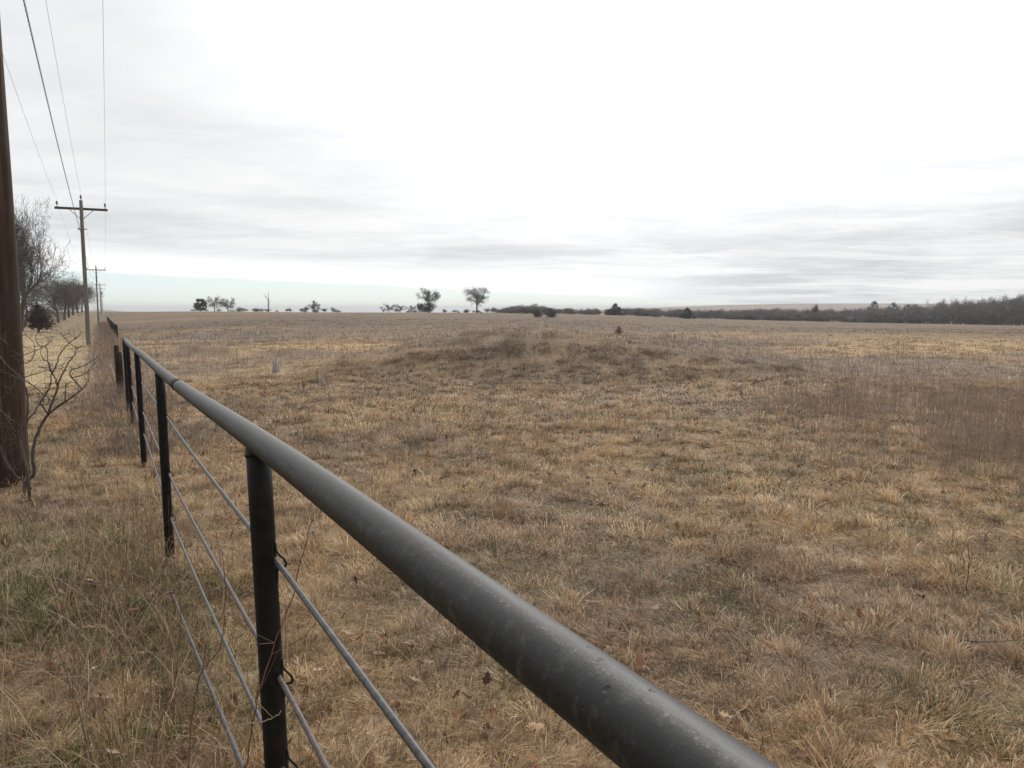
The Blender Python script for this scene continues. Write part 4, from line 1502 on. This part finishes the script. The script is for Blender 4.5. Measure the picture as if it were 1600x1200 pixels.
def in_poly_px(x, y, pts):
    """points whose place on the ground lies inside a polygon given in photograph pixels"""
    z = H(x, y, False) - CAM_H
    b = (z * cp + y * sp) / (y * cp - z * sp); a = x / (y * cp - z * sp)
    px = 800 + F * a; py = 600 - F * b
    ins = np.zeros(len(x), bool)
    for i in range(len(pts)):
        x1, y1 = pts[i]; x2, y2 = pts[i - 1]
        hit = ((y1 > py) != (y2 > py)) & (px < (x2 - x1) * (py - y1) / (y2 - y1 + 1e-9) + x1)
        ins ^= hit
    return ins, px, py


def build_weeds():
    # grey weed stands over the pasture and the mound
    mb = MB()
    x, y = wedge(170000, 9, 60, 42, 2)
    grey, gold, green, bare, verge, mound = zones(x, y)
    mound = np.maximum(mound, np.exp(-(((x - .5) / 7) ** 2 + ((y - 25.5) / 5.5) ** 2) ** 2))
    keep = (rng.random(len(x)) < grey * .42 * (1 - .85 * mound) + mound * .12) & (verge < .3)
    x, y = x[keep], y[keep]; n = len(x)
    far = sst(y, 10, 55)
    h = (.08 + .30 * rng.random(n) ** 1.8) * (.6 + .8 * fbm(x / 2.5, y / 2.5, 191, 2) * (1 - mound[keep]) + .35 * mound[keep]) * (1 + .3 * far)
    col = np.array([(.24, .195, .17), (.29, .25, .22), (.20, .15, .125)])[rng.integers(0, 3, n)] * (.75 + .5 * rng.random((n, 1)))
    for p in stalks(x, y, h, .003 + .008 * far, col, .38, 3): mb.add(*p)
    # belt of brush along the foot of the fence further off
    yy = 9 * (120 / 9) ** rng.random(5200)
    xx = FENCE_A + FENCE_S * yy + rng.normal(-.05, .45, 5200)
    n = len(xx)
    col = np.array([(.22, .17, .14), (.30, .23, .17), (.17, .12, .10)])[rng.integers(0, 3, n)] * (.75 + .5 * rng.random((n, 1)))
    for p in stalks(xx, yy, rng.uniform(.06, .36, n) * (1 + .008 * yy), .0035 + .00016 * yy, col, .6, 3): mb.add(*p)
    o = mb.build('weeds', M_GRASS, None, False)
    kind(o, 'stuff', 'grey brown dead weeds standing over the mound and the far pasture', 'weeds')
    # tall reddish grass at the right
    mb = MB()
    x, y = wedge(120000, 5.5, 17, 40)
    ins, ppx, ppy = in_poly_px(x, y, [(1120, 700), (1190, 640), (1300, 634), (1460, 632), (1640, 640), (1700, 640), (1700, 770), (1560, 765), (1400, 730), (1290, 740)])
    x, y, ppx = x[ins], y[ins], ppx[ins]; n = len(x)
    dens = fbm(x / 1.2, y / 1.2, 211, 3); keep = rng.random(n) < (sst(dens, .30, .64) * .66 + .10) * (.06 + .94 * sst(ppx + 260 * (dens - .5), 1150, 1420))
    x, y = x[keep], y[keep]; n = len(x)
    h = (.10 + .68 * rng.random(n) ** 1.5) * (.7 + .6 * fbm(x / 2, y / 2, 221, 2))
    col = np.array([(.27, .175, .12), (.31, .215, .155), (.25, .215, .195), (.31, .26, .22)])[rng.integers(0, 4, n)] * (.75 + .5 * rng.random((n, 1)))
    for p in stalks(x, y, h, .0030 * np.ones(n), col, .26, 2): mb.add(*p)
    o = mb.build('tall_grass', M_GRASS, None, False)
    kind(o, 'stuff', 'tall wispy reddish dead grass standing in the right of the pasture', 'grass')
    # low dark rosettes of dead forbs between the tufts
    mb = MB()
    nc = 3600
    cx, cy = wedge(nc, 2.0, 20, 42)
    kk = np.repeat(np.arange(nc), 12); n = len(kk)
    cs_ = (.03 + .07 * rng.random(nc) ** 2)[kk]
    x = cx[kk] + rng.normal(0, 1, n) * cs_; y = cy[kk] + rng.normal(0, 1, n) * cs_ * .8
    tint = np.array([(.11, .082, .068), (.15, .115, .10), (.17, .10, .068), (.13, .125, .085)])[rng.integers(0, 4, nc)]
    col = tint[kk] * (.6 + .7 * rng.random((n, 1)))
    r_far = sst(y, 4, 18)
    mb.add(*blades(x, y, rng.uniform(.015, .07, n), rng.uniform(.02, .09, n), rng.uniform(0, 6.28, n), .005 + .007 * r_far, col, 0, rng.uniform(.2, 1.0, n)))
    o = mb.build('dead_forbs', M_GRASS, None, False)
    kind(o, 'stuff', 'low dark withered forbs scattered among the pasture tufts', 'weeds')
    # long pale wiry stems tangled through the verge in the foreground
    mb = MB()
    n = 1500
    y = rng.uniform(1.9, 6.5, n); x = FENCE_A + FENCE_S * y + rng.normal(-.5, .55, n)
    h = rng.uniform(.05, .30, n); L = rng.uniform(.10, .5, n)
    az = rng.uniform(0, 6.28, n)
    col = np.array([(.50, .40, .27), (.42, .31, .20), (.26, .15, .10), (.33, .26, .21)])[rng.integers(0, 4, n)] * (.75 + .5 * rng.random((n, 1)))
    mb.add(*blades(x, y, h, L, az, .0026 + .0016 * rng.random(n), col, 0, rng.uniform(-.1, .8, n)))
    n = 420
    y = rng.uniform(2.0, 6.0, n); x = FENCE_A + FENCE_S * y + rng.normal(-.15, .28, n)
    col = np.array([(.20, .11, .075), (.27, .16, .11), (.35, .25, .17)])[rng.integers(0, 3, n)] * (.75 + .5 * rng.random((n, 1)))
    for p in stalks(x, y, rng.uniform(.15, .5, n), .0028 * np.ones(n), col, .2, 2): mb.add(*p)
    o = mb.build('wiry_weeds', M_GRASS, None, False)
    kind(o, 'stuff', 'tangle of wiry dead stems in the foreground along the fence', 'weeds')


def leaf_mesh(x, y, z, size, seed):
    """lobed, cupped dead leaves"""
    n = len(x); r = np.random.default_rng(seed)
    outline = np.array([(0, -1), (.38, -.62), (.30, -.30), (.66, -.05), (.40, .18), (.46, .55), (.12, .62), (0, 1.0), (-.14, .60), (-.5, .5), (-.38, .15), (-.68, -.02), (-.28, -.32), (-.36, -.60)])
    m = len(outline)
    ox = np.concatenate([[0], outline[:, 0]]); oy = np.concatenate([[0], outline[:, 1]])
    curl = r.uniform(-.2, 1.0, n)[:, None]
    lz = curl * (ox ** 2 * .9 + oy ** 2 * .35)[None] + r.normal(0, .08, (n, m + 1))
    P_ = np.stack([np.broadcast_to(ox, (n, m + 1)) * r.uniform(.7, 1.2, (n, 1)), np.broadcast_to(oy, (n, m + 1)), lz], -1) * size[:, None, None]
    # random tilt, then spin
    t = r.normal(0, .5, n); a = r.uniform(0, 6.28, n)
    ct, st, ca, sa_ = np.cos(t)[:, None], np.sin(t)[:, None], np.cos(a)[:, None], np.sin(a)[:, None]
    yv = P_[..., 1] * ct - P_[..., 2] * st; zv = P_[..., 1] * st + P_[..., 2] * ct
    X = P_[..., 0] * ca - yv * sa_ + x[:, None]; Y = P_[..., 0] * sa_ + yv * ca + y[:, None]; Z = zv + z[:, None]
    V = np.stack([X, Y, Z], -1).reshape(-1, 3)
    j = np.arange(m)
    tri = np.stack([np.zeros(m, int), j + 1, (j + 1) % m + 1], 1)
    F_ = ((np.arange(n) * (m + 1))[:, None, None] + tri[None]).reshape(-1, 3)
    return V, [F_], m + 1


LEAFC = np.array([(.22, .105, .06), (.17, .085, .052), (.29, .16, .09), (.14, .075, .05), (.45, .32, .21), (.38, .25, .15), (.12, .065, .045)])


def build_leaves():
    n = 1700
    x, y = wedge(n, 1.8, 11, 42)
    dens = fbm(x / .9, y / .9, 231, 3)
    near_post = np.exp(-((x + .15) ** 2 + (y - 3.1) ** 2) / 1.3)
    left = np.exp(-((x + 1.7) ** 2 + (y - 3.0) ** 2) / 1.6)
    keep = rng.random(n) < np.clip(sst(dens, .50, .66) * .8 + .7 * near_post + .8 * left + .06, 0, 1)
    x, y = x[keep], y[keep]
    ex = rng.normal(.05, .55, 90); ey = rng.normal(3.5, .7, 90)
    x = np.concatenate([x, ex]); y = np.concatenate([y, ey]); n = len(x)
    size = .018 + .026 * rng.random(n)
    V, f, k = leaf_mesh(x, y, H(x, y) + .03 + .03 * rng.random(n), size, 3)
    col = LEAFC[rng.integers(0, len(LEAFC), n)] * (.7 + .6 * rng.random((n, 1)))
    o = link_mesh('leaf_litter', V, f, M_LEAF, None, np.repeat(col, k, axis=0), False)
    kind(o, 'stuff', 'scattered brown fallen leaves caught in the grass', 'leaves')
    # the few that stand out singly
    big = [(160, 1090, .075, (.40, .26, .15), 'largest curled tan dead leaf in the lower left grass'),
           (165, 1020, .055, (.36, .20, .11), 'upright orange tan leaf above the largest curled leaf'),
           (75, 1040, .055, (.17, .07, .045), 'dark red-brown leaf in the grass near the left edge'),
           (147, 1044, .024, (.75, .70, .62), 'small pale round snail-like leaf among the brown leaves on the left'),
           (562, 1001, .038, (.30, .11, .05), 'red-brown leaf in the grass right of the rods'),
           (470, 1055, .045, (.40, .22, .12), 'broad tan leaf close to the right side of the near post')]
    for i, (px, py, s, c, lb) in enumerate(big):
        sx, sz = ray(px, py); dd = np.linspace(1.8, 8, 3000)
        hit = np.nonzero(H(sx * dd, dd) + .05 >= CAM_H + sz * dd)[0]
        d_ = dd[hit[0]] if len(hit) else 3
        p = at(px, py, d_)
        V, f, k = leaf_mesh(np.zeros(1), np.zeros(1), np.zeros(1), np.array([s * .75]), 60 + i)
        o = link_mesh('fallen_leaf', V, f, M_LEAF, None, np.tile(np.array(c), (k, 1)), False)
        o.location = p
        tag(o, lb, 'leaf', 'large fallen leaves')


build_grass()
build_weeds()
build_leaves()


# ------------------------------------------------------------------ thin winter haze over the whole plain
def build_haze():
    m = bpy.data.materials.new('thin_haze')
    m.use_nodes = True
    t = NT(m.node_tree)
    v = t.n('ShaderNodeVolumePrincipled')
    v.inputs['Color'].default_value = (.93, .95, .97, 1)
    v.inputs['Density'].default_value = .00032
    v.inputs['Anisotropy'].default_value = .2
    o = t.n('ShaderNodeOutputMaterial')
    t.t.links.new(v.outputs[0], o.inputs['Volume'])
    zb = -150.0
    b = MB().box((0, 0, (zb + 16) / 2), (15000, 15000, 16 - zb))
    h = b.build('haze', m, None, False)
    kind(h, 'stuff')


build_haze()
